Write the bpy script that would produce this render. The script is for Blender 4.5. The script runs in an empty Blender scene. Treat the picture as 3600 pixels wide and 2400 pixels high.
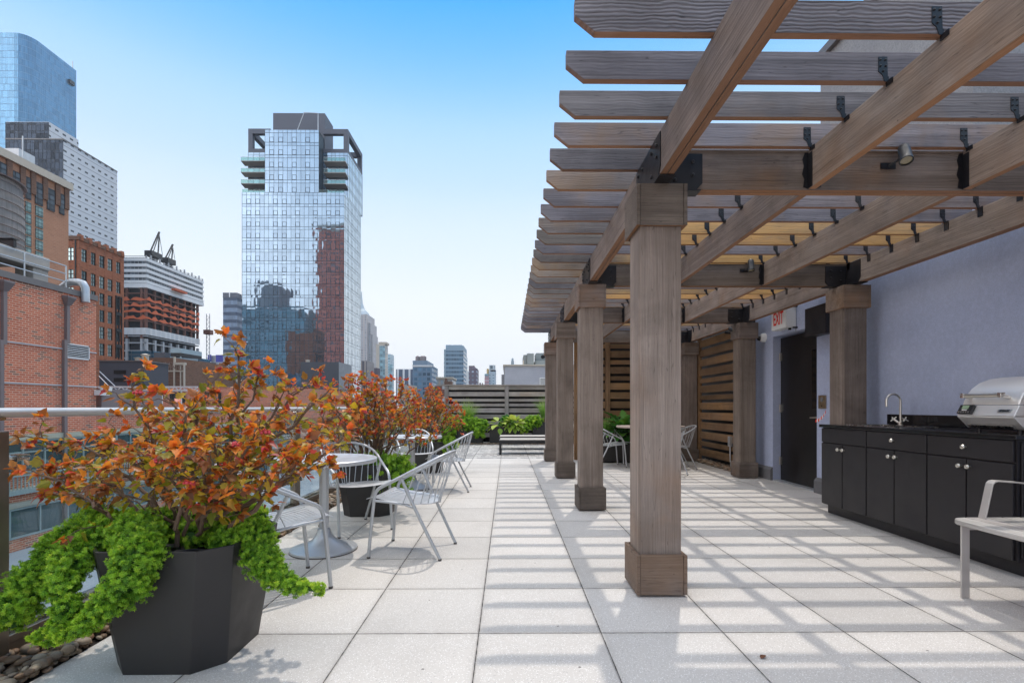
import bpy, math, random
import numpy as np
from mathutils import Vector, Matrix
R = math.radians
rng = random.Random(7)
nr = np.random.default_rng(11)
S = bpy.context.scene
COL = S.collection

# ------------------------------------------------------------------ camera
FPX, YH, YAW, CAM_Z = 1758.6, 1428.5, R(.513), 1.126
cd = bpy.data.cameras.new('camera'); cam = bpy.data.objects.new('camera', cd); COL.objects.link(cam)
cd.lens = 17.586; cd.sensor_width = 36; cd.shift_y = .0635; cd.clip_start = .05; cd.clip_end = 6000
cam.location = (0, 0, CAM_Z); cam.rotation_euler = (R(90), 0, -YAW)
S.camera = cam

# ------------------------------------------------------------------ sky, sun, exposure
SUN = Vector((.15, .40, 1)).normalized()
W = bpy.data.worlds.new('World'); S.world = W; W.use_nodes = True
wt = W.node_tree; wt.nodes.clear()
def wn(t, **k):
    n = wt.nodes.new(t)
    for a, b in k.items(): setattr(n, a, b)
    return n
sky = wn('ShaderNodeTexSky', sky_type='NISHITA', sun_disc=False, sun_elevation=math.asin(SUN.z),
         sun_rotation=math.atan2(SUN.x, SUN.y), air_density=1.0, dust_density=1.6, ozone_density=1.6)
geo = wn('ShaderNodeTexCoord'); sep = wn('ShaderNodeSeparateXYZ')
wt.links.new(geo.outputs['Generated'], sep.inputs[0])
ramp = wn('ShaderNodeValToRGB')                                     # tint of the clear sky with height: white haze low, deep blue high
cr = ramp.color_ramp; cr.interpolation = 'CARDINAL'
SKY_RAMP = [(0, (1.0, 1.0, 1.0)), (.12, (.98, .99, 1.0)), (.235, (.87, .94, 1.0)), (.378, (.63, .81, 1.0)), (.50, (.355, .66, 1.0)), (.62, (.048, .435, 1.0)), (.70, (.04, .39, .98))]
while len(cr.elements) < len(SKY_RAMP): cr.elements.new(.5)
for e, (p, c) in zip(cr.elements, SKY_RAMP): e.position = p; e.color = (*c, 1)
wt.links.new(sep.outputs[2], ramp.inputs[0])
hz = wn('ShaderNodeMapRange', interpolation_type='SMOOTHSTEP'); wt.links.new(sep.outputs[2], hz.inputs[0])   # brightness added to the unseen sky overhead, lifts the shade
hz.inputs[1].default_value = .66; hz.inputs[2].default_value = .92
bk = wn('ShaderNodeMapRange', interpolation_type='SMOOTHSTEP'); # bright sky patch added out of view behind the camera, fills shaded faces
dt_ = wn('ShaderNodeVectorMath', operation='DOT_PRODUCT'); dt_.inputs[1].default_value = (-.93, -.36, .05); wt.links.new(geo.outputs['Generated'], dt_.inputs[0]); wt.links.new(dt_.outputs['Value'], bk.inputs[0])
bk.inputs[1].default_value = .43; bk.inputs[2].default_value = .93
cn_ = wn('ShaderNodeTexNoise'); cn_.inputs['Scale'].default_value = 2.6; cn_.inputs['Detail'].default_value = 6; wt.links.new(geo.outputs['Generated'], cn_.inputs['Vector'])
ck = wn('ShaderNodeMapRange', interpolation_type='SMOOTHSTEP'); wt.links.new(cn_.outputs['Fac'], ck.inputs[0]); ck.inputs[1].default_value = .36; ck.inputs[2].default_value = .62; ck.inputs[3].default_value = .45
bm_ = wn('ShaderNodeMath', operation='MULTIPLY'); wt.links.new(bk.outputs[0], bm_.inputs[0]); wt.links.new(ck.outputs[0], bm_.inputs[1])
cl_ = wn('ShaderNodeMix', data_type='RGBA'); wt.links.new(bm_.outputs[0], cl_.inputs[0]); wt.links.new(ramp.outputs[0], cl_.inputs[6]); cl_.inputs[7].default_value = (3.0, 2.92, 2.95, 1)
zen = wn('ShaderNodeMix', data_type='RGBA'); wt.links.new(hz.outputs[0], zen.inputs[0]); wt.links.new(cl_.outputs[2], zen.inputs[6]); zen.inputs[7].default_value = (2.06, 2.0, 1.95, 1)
bg = wn('ShaderNodeBackground'); bg.inputs[1].default_value = .10
bg2 = wn('ShaderNodeBackground'); bg2.inputs[1].default_value = 1.36
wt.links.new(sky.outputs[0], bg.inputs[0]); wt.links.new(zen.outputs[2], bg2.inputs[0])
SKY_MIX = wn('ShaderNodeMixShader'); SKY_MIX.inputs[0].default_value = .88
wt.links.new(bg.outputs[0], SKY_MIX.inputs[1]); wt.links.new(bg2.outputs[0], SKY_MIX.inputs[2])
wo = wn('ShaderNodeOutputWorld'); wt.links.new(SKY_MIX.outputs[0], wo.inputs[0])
sl = bpy.data.lights.new('sun', 'SUN'); so = bpy.data.objects.new('sun', sl); COL.objects.link(so)
sl.energy = 2.4; sl.angle = R(.85); sl.color = (1, .935, .86)
so.rotation_euler = SUN.to_track_quat('Z', 'Y').to_euler(); so.location = (10, 20, 60)
S.view_settings.view_transform = 'Standard'; S.view_settings.look = 'None'
S.view_settings.exposure = -0.22; S.view_settings.gamma = 1
S.cycles.max_bounces = 8; S.cycles.transparent_max_bounces = 24; S.cycles.caustics_reflective = False; S.cycles.caustics_refractive = False
S.cycles.use_adaptive_sampling = True; S.cycles.adaptive_threshold = .012; S.cycles.use_denoising = True
S.cycles.sample_clamp_indirect = 6

# ------------------------------------------------------------------ helpers
def at(u, v, Y):
    "point of the place seen at (u, v) of the 3600 x 2400 photograph, at distance Y"
    xc = (u - 1800) / FPX; zc = (YH - v) / FPX
    dx = xc * math.cos(YAW) + math.sin(YAW); dy = math.cos(YAW) - xc * math.sin(YAW)
    t = Y / dy
    return (dx * t, Y, CAM_Z + zc * t)
def xat(u, Y): return at(u, 0, Y)[0]
def zat(v, Y, u=1800): return at(u, v, Y)[2]
def yx(u, X):
    "distance at which a plane X = const is seen at column u"
    return X / (at(u, 0, 1)[0])

def thing(name, label=None, cat=None, loc=(0, 0, 0), group=None):
    o = bpy.data.objects.new(name, None); COL.objects.link(o); o.location = loc
    o.empty_display_size = .1
    tag(o, label, cat, group)
    return o
def tag(o, label=None, cat=None, group=None, kind=None):
    if label: o['label'] = label
    if cat: o['category'] = cat
    if group: o['group'] = group
    if kind: o['kind'] = kind
    return o
def world_loc(o):
    p = Vector((0, 0, 0))
    while o is not None: p += o.location; o = o.parent
    return p
def kids(o): return [c for c in list(COL.objects) if c.parent == o]
TREE = {}
def link(o, parent):
    COL.objects.link(o)
    if parent is not None: o.parent = parent; TREE.setdefault(parent, []).append(o)
def dup(root, loc=None, rz=None, label=None, group=None, cat=None):
    c = root.copy(); COL.objects.link(c)
    if loc is not None: c.location = loc
    if rz is not None: c.rotation_euler = (0, 0, rz)
    tag(c, label, cat, group)
    def rec(a, b):
        for ch in list(TREE.get(a, [])):
            d = ch.copy(); link(d, b); rec(ch, d)
    rec(root, c)
    return c
def dup_part(part, loc, parent=None):
    c = part.copy(); link(c, parent or part.parent); c.location = loc
    for ch in list(TREE.get(part, [])):
        d = ch.copy(); link(d, c)
    return c

class MB:
    def __init__(s): s.v = []; s.f = []; s.m = []
    def add(s, vs, fs, m=0):
        b = len(s.v); s.v += [tuple(p) for p in vs]
        for f in fs: s.f.append(tuple(i + b for i in f)); s.m.append(m)
        return s
    def box(s, x0, x1, y0, y1, z0, z1, m=0):
        return s.add([(x0,y0,z0),(x1,y0,z0),(x1,y1,z0),(x0,y1,z0),(x0,y0,z1),(x1,y0,z1),(x1,y1,z1),(x0,y1,z1)],
                     [(0,3,2,1),(4,5,6,7),(0,1,5,4),(1,2,6,5),(2,3,7,6),(3,0,4,7)], m)
    def obox(s, c, size, rot, m=0):
        hx, hy, hz = (q / 2 for q in size); M = rot if isinstance(rot, Matrix) else Matrix.Rotation(rot, 3, 'Z')
        vs = [Vector(c) + M @ Vector((x*hx, y*hy, z*hz)) for x, y, z in ((-1,-1,-1),(1,-1,-1),(1,1,-1),(-1,1,-1),(-1,-1,1),(1,-1,1),(1,1,1),(-1,1,1))]
        return s.add(vs, [(0,3,2,1),(4,5,6,7),(0,1,5,4),(1,2,6,5),(2,3,7,6),(3,0,4,7)], m)
    def bar(s, a, b, w, h, m=0):
        a, b = Vector(a), Vector(b); d = b - a; q = d.to_track_quat('Y', 'Z').to_matrix()
        return s.obox((a + b) / 2, (w, d.length, h), q, m)
    def prism(s, poly, axis, a, b, m=0):
        n = len(poly)
        def P(p, t): return {'x': (t, p[0], p[1]), 'y': (p[0], t, p[1]), 'z': (p[0], p[1], t)}[axis]
        vs = [P(p, a) for p in poly] + [P(p, b) for p in poly]
        fs = [tuple(range(n))[::-1], tuple(range(n, 2*n))] + [(i, (i+1) % n, n + (i+1) % n, n + i) for i in range(n)]
        return s.add(vs, fs, m)
    def loft(s, rings, m=0, cap=True, closed=True):
        n = len(rings[0]); vs = [p for r in rings for p in r]; fs = []
        for i in range(len(rings) - 1):
            for j in range(n if closed else n - 1):
                k = (j + 1) % n
                fs.append((i*n+j, i*n+k, (i+1)*n+k, (i+1)*n+j))
        if cap: fs += [tuple(range(n))[::-1], tuple(range((len(rings)-1)*n, len(rings)*n))]
        return s.add(vs, fs, m)
    def tube(s, pts, r, n=8, m=0, cap=True):
        P = [Vector(p) for p in pts]; rings = []
        rr = r if isinstance(r, (list, tuple)) else [r] * len(P)
        t = (P[1] - P[0]).normalized(); u = t.orthogonal().normalized()
        for i, p in enumerate(P):
            if i == 0: t = (P[1] - P[0]).normalized()
            elif i == len(P) - 1: t = (P[-1] - P[-2]).normalized()
            else: t = ((P[i+1] - P[i]).normalized() + (P[i] - P[i-1]).normalized()).normalized()
            u = (u - t * u.dot(t)).normalized(); w = t.cross(u)
            rings.append([p + (u * math.cos(2*math.pi*k/n) + w * math.sin(2*math.pi*k/n)) * rr[i] for k in range(n)])
        return s.loft(rings, m, cap)
    def lathe(s, prof, c=(0, 0, 0), n=24, m=0, axis='z', cap=True):
        rings = []
        for r, h in prof:
            ring = []
            for k in range(n):
                a = 2*math.pi*k/n; x, y = r*math.cos(a), r*math.sin(a)
                ring.append({'z': (c[0]+x, c[1]+y, c[2]+h), 'x': (c[0]+h, c[1]+x, c[2]+y), 'y': (c[0]+y, c[1]+h, c[2]+x)}[axis])
            rings.append(ring)
        return s.loft(rings, m, cap)
    def ball(s, c, r, n=10, m=0, sq=1):
        pr = [(max(1e-4, r*math.sin(math.pi*i/(n//2+1))), -r*sq*math.cos(math.pi*i/(n//2+1))) for i in range(n//2+2)]
        return s.lathe(pr, c, n, m)
    def build(s, name, mats, parent=None, smooth=False, bevel=0, org=None, seg=2, label=None, cat=None, group=None, kind=None):
        if not isinstance(mats, (list, tuple)): mats = [mats]
        a = np.array(s.v, dtype=float)
        c = Vector(((a.min(0) + a.max(0)) / 2)) if org is None else Vector(org)
        me = bpy.data.meshes.new(name); me.from_pydata([tuple(p) for p in a - np.array(c)], [], s.f)
        for m in mats: me.materials.append(m)
        if len(mats) > 1: me.polygons.foreach_set('material_index', s.m)
        if smooth:
            me.shade_smooth()
            try: me.set_sharp_from_angle(angle=R(38))
            except Exception: pass
        o = bpy.data.objects.new(name, me); link(o, parent)
        o.location = c - (world_loc(parent) if parent else Vector((0, 0, 0)))
        if bevel:
            b = o.modifiers.new('edge', 'BEVEL'); b.width = bevel; b.segments = seg; b.limit_method = 'ANGLE'; b.angle_limit = R(35)
        tag(o, label, cat, group, kind)
        return o
def struct(o): o['kind'] = 'structure'; return o

def np_object(name, V, F, mat, parent=None, smooth=False, attr=None):
    "mesh from arrays: V (n,3), F (m,k) polygons of k corners, attr: {name: per-vertex values}"
    V = np.asarray(V, dtype=np.float32); F = np.asarray(F, dtype=np.int32); m, k = F.shape
    me = bpy.data.meshes.new(name)
    c = (V.min(0) + V.max(0)) / 2; V = V - c
    me.vertices.add(len(V)); me.vertices.foreach_set('co', V.ravel())
    me.loops.add(m * k); me.loops.foreach_set('vertex_index', F.ravel())
    me.polygons.add(m); me.polygons.foreach_set('loop_start', np.arange(0, m*k, k, dtype=np.int32))
    try: me.polygons.foreach_set('loop_total', np.full(m, k, dtype=np.int32))
    except Exception: pass
    me.update(calc_edges=True)
    for a, vals in (attr or {}).items():
        at_ = me.attributes.new(a, 'FLOAT', 'POINT'); at_.data.foreach_set('value', np.asarray(vals, dtype=np.float32))
    me.materials.append(mat)
    if smooth: me.shade_smooth()
    o = bpy.data.objects.new(name, me); link(o, parent)
    o.location = Vector(c.tolist()) - (world_loc(parent) if parent else Vector((0, 0, 0)))
    return o

# ------------------------------------------------------------------ materials
class NT:
    def __init__(s, name):
        s.mat = bpy.data.materials.new(name); s.mat.use_nodes = True; s.t = s.mat.node_tree; s.t.nodes.clear()
        s.out = s.n('ShaderNodeOutputMaterial')
    def n(s, t, props=None, ins=None):
        x = s.t.nodes.new(t)
        for a, b in (props or {}).items(): setattr(x, a, b)
        for a, b in (ins or {}).items(): s.set(x, a, b)
        return x
    def set(s, node, key, val):
        i = node.inputs[key]
        if hasattr(val, 'is_linked') or hasattr(val, 'links'): s.t.links.new(val, i)
        else:
            if isinstance(val, (tuple, list)) and len(val) == 3 and i.type == 'RGBA': val = (*val, 1)
            i.default_value = val
    def math(s, op, a, b=0.0, c=None, clamp=False):
        x = s.n('ShaderNodeMath', {'operation': op, 'use_clamp': clamp}); s.set(x, 0, a); s.set(x, 1, b)
        if c is not None: s.set(x, 2, c)
        return x.outputs[0]
    def mix(s, fac, a, b, blend='MIX'):
        x = s.n('ShaderNodeMix', {'data_type': 'RGBA', 'blend_type': blend}); s.set(x, 0, fac); s.set(x, 6, a); s.set(x, 7, b)
        return x.outputs[2]
    def ramp(s, fac, els, interp='LINEAR'):
        x = s.n('ShaderNodeValToRGB'); c = x.color_ramp; c.interpolation = interp
        while len(c.elements) < len(els): c.elements.new(.5)
        for e, (p, col) in zip(c.elements, els): e.position = p; e.color = (*col, 1) if len(col) == 3 else col
        s.set(x, 0, fac); return x.outputs[0]
    def smooth(s, v, a, b, lo=0.0, hi=1.0):
        x = s.n('ShaderNodeMapRange', {'interpolation_type': 'SMOOTHSTEP'}); s.set(x, 0, v); s.set(x, 1, a); s.set(x, 2, b); s.set(x, 3, lo); s.set(x, 4, hi)
        return x.outputs[0]
    def obj(s): return s.n('ShaderNodeTexCoord').outputs['Object']
    def rand(s): return s.n('ShaderNodeObjectInfo').outputs['Random']
    def noise(s, vec, scale, detail=4, rough=.55, dist=0.0, out='Fac'):
        return s.n('ShaderNodeTexNoise', None, {'Vector': vec, 'Scale': scale, 'Detail': detail, 'Roughness': rough, 'Distortion': dist}).outputs[out]
    def vm(s, op, a, b=(0, 0, 0)):
        x = s.n('ShaderNodeVectorMath', {'operation': op}); s.set(x, 0, a); s.set(x, 1, b); return x.outputs[0]
    def bump(s, h, strength=.3, dist=.01):
        return s.n('ShaderNodeBump', None, {'Height': h, 'Strength': strength, 'Distance': dist}).outputs[0]
    def pbr(s, col, rough=.5, metal=0.0, normal=None, **k):
        p = s.n('ShaderNodeBsdfPrincipled', None, {'Base Color': col, 'Roughness': rough, 'Metallic': metal})
        if normal is not None: s.set(p, 'Normal', normal)
        for a, b in k.items(): s.set(p, a.replace('_', ' '), b)
        return p.outputs[0]
    def done(s, sh): s.t.links.new(sh, s.out.inputs[0]); return s.mat
def lin(r, g, b): return tuple(((c / 255 + .055) / 1.055) ** 2.4 if c > 10 else c / 255 / 12.92 for c in (r, g, b))

def plain(name, col, rough=.5, metal=0.0, var=.12, scale=6.0, bump=0.0, bscale=60.0, spec=.5, rvar=.0):
    m = NT(name); o = m.vm('ADD', m.obj(), m.n('ShaderNodeCombineXYZ', None, {0: m.math('MULTIPLY', m.rand(), 13.7), 1: m.math('MULTIPLY', m.rand(), 7.1)}).outputs[0])
    nz = m.noise(o, scale, 5)
    c = m.mix(nz, tuple(q * (1 - var) for q in col), tuple(min(1, q * (1 + var)) for q in col))
    nb = m.bump(m.noise(o, bscale, 3), bump, .003) if bump else None
    r = m.smooth(nz, .3, .7, max(.02, rough - rvar), min(1, rough + rvar)) if rvar else rough
    return m.done(m.pbr(c, r, metal, nb, Specular_IOR_Level=spec))

def wood(name, axis, c1, c2, stain=(.30, .15, .055), amount=.3, grain=1.0, honey=None, comb=.06):
    "weathered timber: fine grain along the axis, blotches, water marks; honey: (colour, x from which the stain survives)"
    m = NT(name); rnd = m.rand(); off = m.n('ShaderNodeCombineXYZ', None, {0: m.math('MULTIPLY', rnd, 31.3), 1: m.math('MULTIPLY', rnd, 17.9), 2: m.math('MULTIPLY', rnd, 53.1)}).outputs[0]
    o = m.obj(); p = m.vm('ADD', o, off)
    def st(al, ac): return {'x': (al, ac, ac), 'y': (ac, al, ac), 'z': (ac, ac, al)}[axis]
    a = m.noise(m.vm('MULTIPLY', p, st(.5, 15)), 1.0, 6, .62, .5)
    f = m.noise(m.vm('MULTIPLY', p, st(2.6, 170)), 1.0, 3, .65)
    g = m.noise(m.vm('MULTIPLY', p, st(1.1, 66)), 1.0, 4, .6, .35)
    wv = m.n('ShaderNodeTexWave', {'wave_type': 'BANDS', 'bands_direction': {'x': 'Z', 'y': 'Z', 'z': 'X'}[axis]}, {'Vector': m.vm('MULTIPLY', p, st(.55, 1)), 'Scale': 19.0, 'Distortion': 6.5, 'Detail': 2.0, 'Detail Scale': .7}).outputs['Fac']
    big = m.noise(p, 1.7, 5, .62, .4)
    c = m.mix(m.smooth(a, .25, .75), c1, c2)
    c = m.mix(m.smooth(big, .38, .70, 0, .65), c, tuple(q * .66 for q in c1))
    c = m.mix(m.smooth(g, .50, .72, 0, .50 * grain), c, tuple(q * .52 for q in c1))
    c = m.mix(m.smooth(f, .52, .78, 0, .55 * grain), c, tuple(q * .46 for q in c1))
    c = m.mix(m.smooth(f, .46, .24, 0, .30 * grain), c, tuple(min(1, q * 1.25) for q in c2))
    c = m.mix(m.math('MULTIPLY', wv, comb), c, tuple(q * .4 for q in c1))
    bl = m.noise(p, 1.25, 4, .6, .3)
    k = m.math('MULTIPLY', m.smooth(m.math('ADD', bl, m.math('MULTIPLY', m.math('SUBTRACT', rnd, .5), .30)), .60 - .28 * amount, .78), min(1, amount * 1.6))
    c = m.mix(k, c, m.mix(a, tuple(q * .72 for q in stain), stain))
    if honey:
        sx = m.n('ShaderNodeSeparateXYZ', None, {0: o}).outputs[0]
        hk = m.math('MULTIPLY', m.smooth(m.math('ADD', sx, m.math('MULTIPLY', bl, .8)), honey[1], honey[1] + .5), m.smooth(m.math('ADD', m.noise(m.vm('MULTIPLY', p, st(1.2, 5)), 1.0, 5, .65), m.math('MULTIPLY', g, .25)), .46, .92, 1.0, .30))
        c = m.mix(hk, c, m.mix(g, tuple(q * 1.12 for q in honey[0]), tuple(q * .72 for q in honey[0])))
    nz = m.n('ShaderNodeSeparateXYZ', None, {0: m.n('ShaderNodeTexCoord').outputs['Normal']}).outputs[2]     # warm bounce light from the floor painted onto undersides
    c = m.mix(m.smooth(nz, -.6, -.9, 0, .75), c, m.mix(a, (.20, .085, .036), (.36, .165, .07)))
    v = m.math('ADD', m.math('MULTIPLY', rnd, .46), .78)
    c = m.mix(1.0, c, m.n('ShaderNodeCombineColor', None, {0: v, 1: v, 2: m.math('MULTIPLY', v, m.math('ADD', .96, m.math('MULTIPLY', m.math('FRACT', m.math('MULTIPLY', rnd, 7.3)), .08)))}).outputs[0], 'MULTIPLY')
    kn = m.n('ShaderNodeTexVoronoi', {'feature': 'F1'}, {'Vector': m.vm('MULTIPLY', p, st(1.1, 4.2)), 'Scale': 1.0}).outputs['Distance']
    c = m.mix(m.smooth(kn, .025, .075, .65, 0), c, tuple(q * .3 for q in c1))
    sp = m.n('ShaderNodeTexVoronoi', {'feature': 'F1'}, {'Vector': p, 'Scale': 7.0}).outputs['Distance']
    c = m.mix(m.smooth(sp, .018, .034, .7, 0), c, (.03, .022, .018))
    cr_ = m.noise(m.vm('MULTIPLY', p, st(.9, 30)), 1.0, 2, .5)
    c = m.mix(m.smooth(m.math('ABSOLUTE', m.math('SUBTRACT', cr_, .5)), .0015, .006, .45 * grain, 0), c, tuple(q * .25 for q in c1))
    h = m.math('ADD', m.math('MULTIPLY', wv, comb * 5), m.math('ADD', f, g))
    return m.done(m.pbr(c, m.smooth(a, .2, .8, .62, .85), 0, m.bump(h, .5, .004), Specular_IOR_Level=.25))

M = {}
GREY1, GREY2 = (.185, .170, .178), (.325, .302, .312)
BRN1, BRN2 = (.212, .167, .138), (.355, .290, .248)
for ax in 'xyz':
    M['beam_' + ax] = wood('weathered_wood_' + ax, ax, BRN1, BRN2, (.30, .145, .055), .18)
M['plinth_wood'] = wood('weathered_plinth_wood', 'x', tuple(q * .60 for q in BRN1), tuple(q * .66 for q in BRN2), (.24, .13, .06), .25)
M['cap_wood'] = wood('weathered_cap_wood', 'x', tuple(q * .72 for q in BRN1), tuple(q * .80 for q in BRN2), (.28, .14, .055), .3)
M['slat'] = wood('silver_wood', 'x', GREY1, GREY2, (.42, .24, .09), .34, 1.15, None, .07)
M['slat_combed'] = wood('combed_silver_wood', 'x', GREY1, GREY2, (.42, .24, .09), .1, 1.3, None, .55)
M['slat_honey'] = wood('honey_wood', 'x', (.22, .19, .175), (.38, .335, .30), (.42, .24, .09), .40, 1.0, ((.82, .48, .18), -.75), .10)
M['fence_x'] = wood('fence_wood_x', 'x', (.345, .295, .262), (.50, .44, .395), (.40, .25, .13), .22)
M['fence_z'] = wood('fence_wood_z', 'z', (.33, .285, .255), (.47, .415, .375), (.40, .25, .13), .2)
M['screen_x'] = wood('cedar_x', 'x', (.175, .105, .058), (.30, .19, .105), (.36, .19, .07), .3)
M['screen_y'] = wood('cedar_y', 'y', (.175, .105, .058), (.30, .19, .105), (.36, .19, .07), .3)
M['screen_z'] = wood('cedar_z', 'z', (.175, .105, .058), (.30, .19, .105), (.36, .19, .07), .3)
M['black_steel'] = plain('black_steel', (.014, .014, .017), .38, 0.0, .3, 9, .08, 120, .5, .1)
M['dark_gap'] = plain('dark_backing', (.012, .011, .011), .8, 0, .2, 3)
M['alu'] = plain('silver_aluminium', (.50, .515, .53), .40, .45, .06, 20, .05, 260, .5, .06)
M['rail'] = plain('satin_rail_steel', (.58, .565, .54), .38, .45, .06, 3, .03, 200, .6, .08)
M['steel'] = plain('brushed_steel', (.62, .60, .57), .26, 1.0, .1, 14, .04, 200, .5, .08)
M['bronze'] = plain('bronze_steel', (.20, .165, .135), .40, .7, .25, 5, .06, 90, .5, .12)
M['planter'] = plain('charcoal_planter', (.034, .031, .030), .50, 0.0, .34, 3.0, .12, 260, .4, .14)
M['soil'] = plain('dark_soil', (.022, .015, .011), .95, 0, .5, 60, .9, 55)
M['cabinet'] = plain('black_cabinet', (.016, .0145, .017), .42, 0, .35, 3.2, .10, 300, .45, .13)
M['granite'] = plain('black_granite', (.012, .012, .014), .12, 0, .6, 140, 0, 60, .5, .03)
M['nickel'] = plain('nickel', (.66, .63, .57), .28, 1, .08, 30)
M['door'] = plain('black_door', (.010, .009, .010), .35, 0, .2, 4, .05, 200, .45, .06)
M['white_plastic'] = plain('white_plastic', (.75, .75, .73), .35, 0, .03, 5)
M['red'] = plain('red_letters', (.75, .03, .02), .5, 0, .05, 5)
M['lens'] = plain('dark_lens', (.01, .01, .012), .06, 0, .1, 5)
M['concrete'] = plain('raw_concrete', (.42, .40, .37), .85, 0, .25, 1.4, .4, 30)
M['base_trim'] = plain('grey_plinth', (.15, .15, .155), .8, 0, .15, 5, .2, 80)
M['galv'] = plain('galvanised_steel', (.50, .52, .54), .40, .55, .2, 3)
M['coping'] = plain('grey_coping', (.17, .16, .16), .5, .3, .12, 3)
M['lightmetal'] = plain('light_metal', (.62, .64, .66), .4, .4, .08, 4)

def thin_glass(name, tint=(.9, .96, .94), refl=1.0):
    m = NT(name); fr = m.math('ADD', .035, m.math('MULTIPLY', .9, m.math('POWER', m.n('ShaderNodeLayerWeight', None, {0: .5}).outputs['Facing'], 5.0)))
    t = m.n('ShaderNodeBsdfTransparent', None, {0: tint}).outputs[0]; g = m.n('ShaderNodeBsdfGlossy', None, {0: (1, 1, 1), 1: .01}).outputs[0]
    x = m.n('ShaderNodeMixShader', None, {0: m.math('MULTIPLY', fr, refl), 1: t, 2: g}).outputs[0]
    return m.done(x)
M['glass'] = thin_glass('clear_glass')

def paver():
    m = NT('concrete_pavers'); o = m.obj(); s = m.n('ShaderNodeSeparateXYZ', None, {0: o})
    S_ = .6096
    gx = m.math('DIVIDE', m.math('SUBTRACT', s.outputs[0], .4667), S_); gy = m.math('DIVIDE', m.math('SUBTRACT', s.outputs[1], 2.489), S_)
    fx, fy = m.math('FRACT', gx), m.math('FRACT', gy)
    dx = m.math('MINIMUM', fx, m.math('SUBTRACT', 1, fx)); dy = m.math('MINIMUM', fy, m.math('SUBTRACT', 1, fy))
    wob = m.math('MULTIPLY', m.math('SUBTRACT', m.noise(o, 22, 3), .5), .0045)
    d = m.math('ADD', m.math('MULTIPLY', m.math('MINIMUM', dx, dy), S_), wob)
    tid = m.n('ShaderNodeCombineXYZ', None, {0: m.math('FLOOR', gx), 1: m.math('FLOOR', gy)}).outputs[0]
    wnz = m.n('ShaderNodeTexWhiteNoise', {'noise_dimensions': '2D'}, {'Vector': tid}).outputs['Value']
    shade = m.math('ADD', .895, m.math('MULTIPLY', wnz, .17))
    c = m.mix(m.noise(o, 3.2, 6, .65), (.545, .515, .475), (.645, .615, .568))
    c = m.mix(m.noise(o, 160, 2, .6), m.mix(.5, c, (.42, .40, .385)), c)
    v1 = m.n('ShaderNodeTexVoronoi', None, {'Vector': o, 'Scale': 105.0}); c = m.mix(m.smooth(v1.outputs['Distance'], .20, .32, .8, 0), c, (.80, .79, .77))
    v2 = m.n('ShaderNodeTexVoronoi', None, {'Vector': o, 'Scale': 61.0}); c = m.mix(m.smooth(v2.outputs['Distance'], .12, .2, .6, 0), c, (.26, .25, .245))
    v3 = m.n('ShaderNodeTexVoronoi', None, {'Vector': o, 'Scale': 4.3}); c = m.mix(m.smooth(v3.outputs['Distance'], .022, .034, .75, 0), c, (.07, .06, .055))
    stain = m.noise(o, .8, 5, .6, .5); c = m.mix(m.smooth(stain, .50, .72, 0, .38), c, (.40, .375, .345))
    edge = m.smooth(d, .004, .05, .28, 0); c = m.mix(edge, c, (.40, .375, .345))
    c = m.mix(1.0, c, m.n('ShaderNodeCombineColor', None, {0: shade, 1: shade, 2: shade}).outputs[0], 'MULTIPLY')
    j = m.smooth(d, .0012, .0034)
    c = m.mix(j, (.045, .040, .034), c)
    h = m.math('ADD', m.smooth(d, .001, .009), m.math('MULTIPLY', m.noise(o, 240, 2), .10))
    return m.done(m.pbr(c, .74, 0, m.bump(h, .8, .006), Specular_IOR_Level=.3))
def deck_tiles():
    m = NT('wood_inlaid_pavers'); o = m.obj(); s = m.n('ShaderNodeSeparateXYZ', None, {0: o}); P = .6096
    gx = m.math('DIVIDE', m.math('SUBTRACT', s.outputs[0], .4667), P); gy = m.math('DIVIDE', m.math('SUBTRACT', s.outputs[1], 10.80), P)
    ry = m.math('FRACT', m.math('MULTIPLY', gy, 2)); row = m.math('FLOOR', m.math('MULTIPLY', gy, 2))
    shift = m.math('MULTIPLY', m.math('FRACT', m.math('MULTIPLY', row, .5)), .3333)
    rx = m.math('FRACT', m.math('MULTIPLY', m.math('ADD', gx, shift), 7)); cell = m.math('FLOOR', m.math('MULTIPLY', m.math('ADD', gx, shift), 7))
    wid = m.n('ShaderNodeTexWhiteNoise', {'noise_dimensions': '2D'}, {'Vector': m.n('ShaderNodeCombineXYZ', None, {0: cell, 1: row}).outputs[0]}).outputs['Value']
    inrow = m.math('MULTIPLY', m.math('GREATER_THAN', ry, .42), m.math('LESS_THAN', ry, .96))
    gap = m.math('MULTIPLY', inrow, m.math('GREATER_THAN', rx, .92))
    wcol = m.ramp(wid, [(0, (.12, .115, .11)), (.55, (.19, .18, .17)), (.68, (.36, .345, .32)), (1, (.48, .46, .43))])
    wcol = m.mix(m.noise(m.vm('MULTIPLY', o, (60, 3, 1)), 1, 3), wcol, m.mix(.5, wcol, (.10, .095, .09)))
    c = m.mix(m.noise(o, 4, 5), (.50, .485, .465), (.60, .58, .55))
    c = m.mix(inrow, c, wcol); c = m.mix(gap, c, (.03, .03, .03))
    fx, fy = m.math('FRACT', gx), m.math('FRACT', gy)
    d = m.math('MINIMUM', m.math('MINIMUM', fx, m.math('SUBTRACT', 1, fx)), m.math('MINIMUM', fy, m.math('SUBTRACT', 1, fy)))
    c = m.mix(m.smooth(d, .004, .010), (.05, .045, .04), c)
    return m.done(m.pbr(c, .75, 0, None, Specular_IOR_Level=.3))
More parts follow.
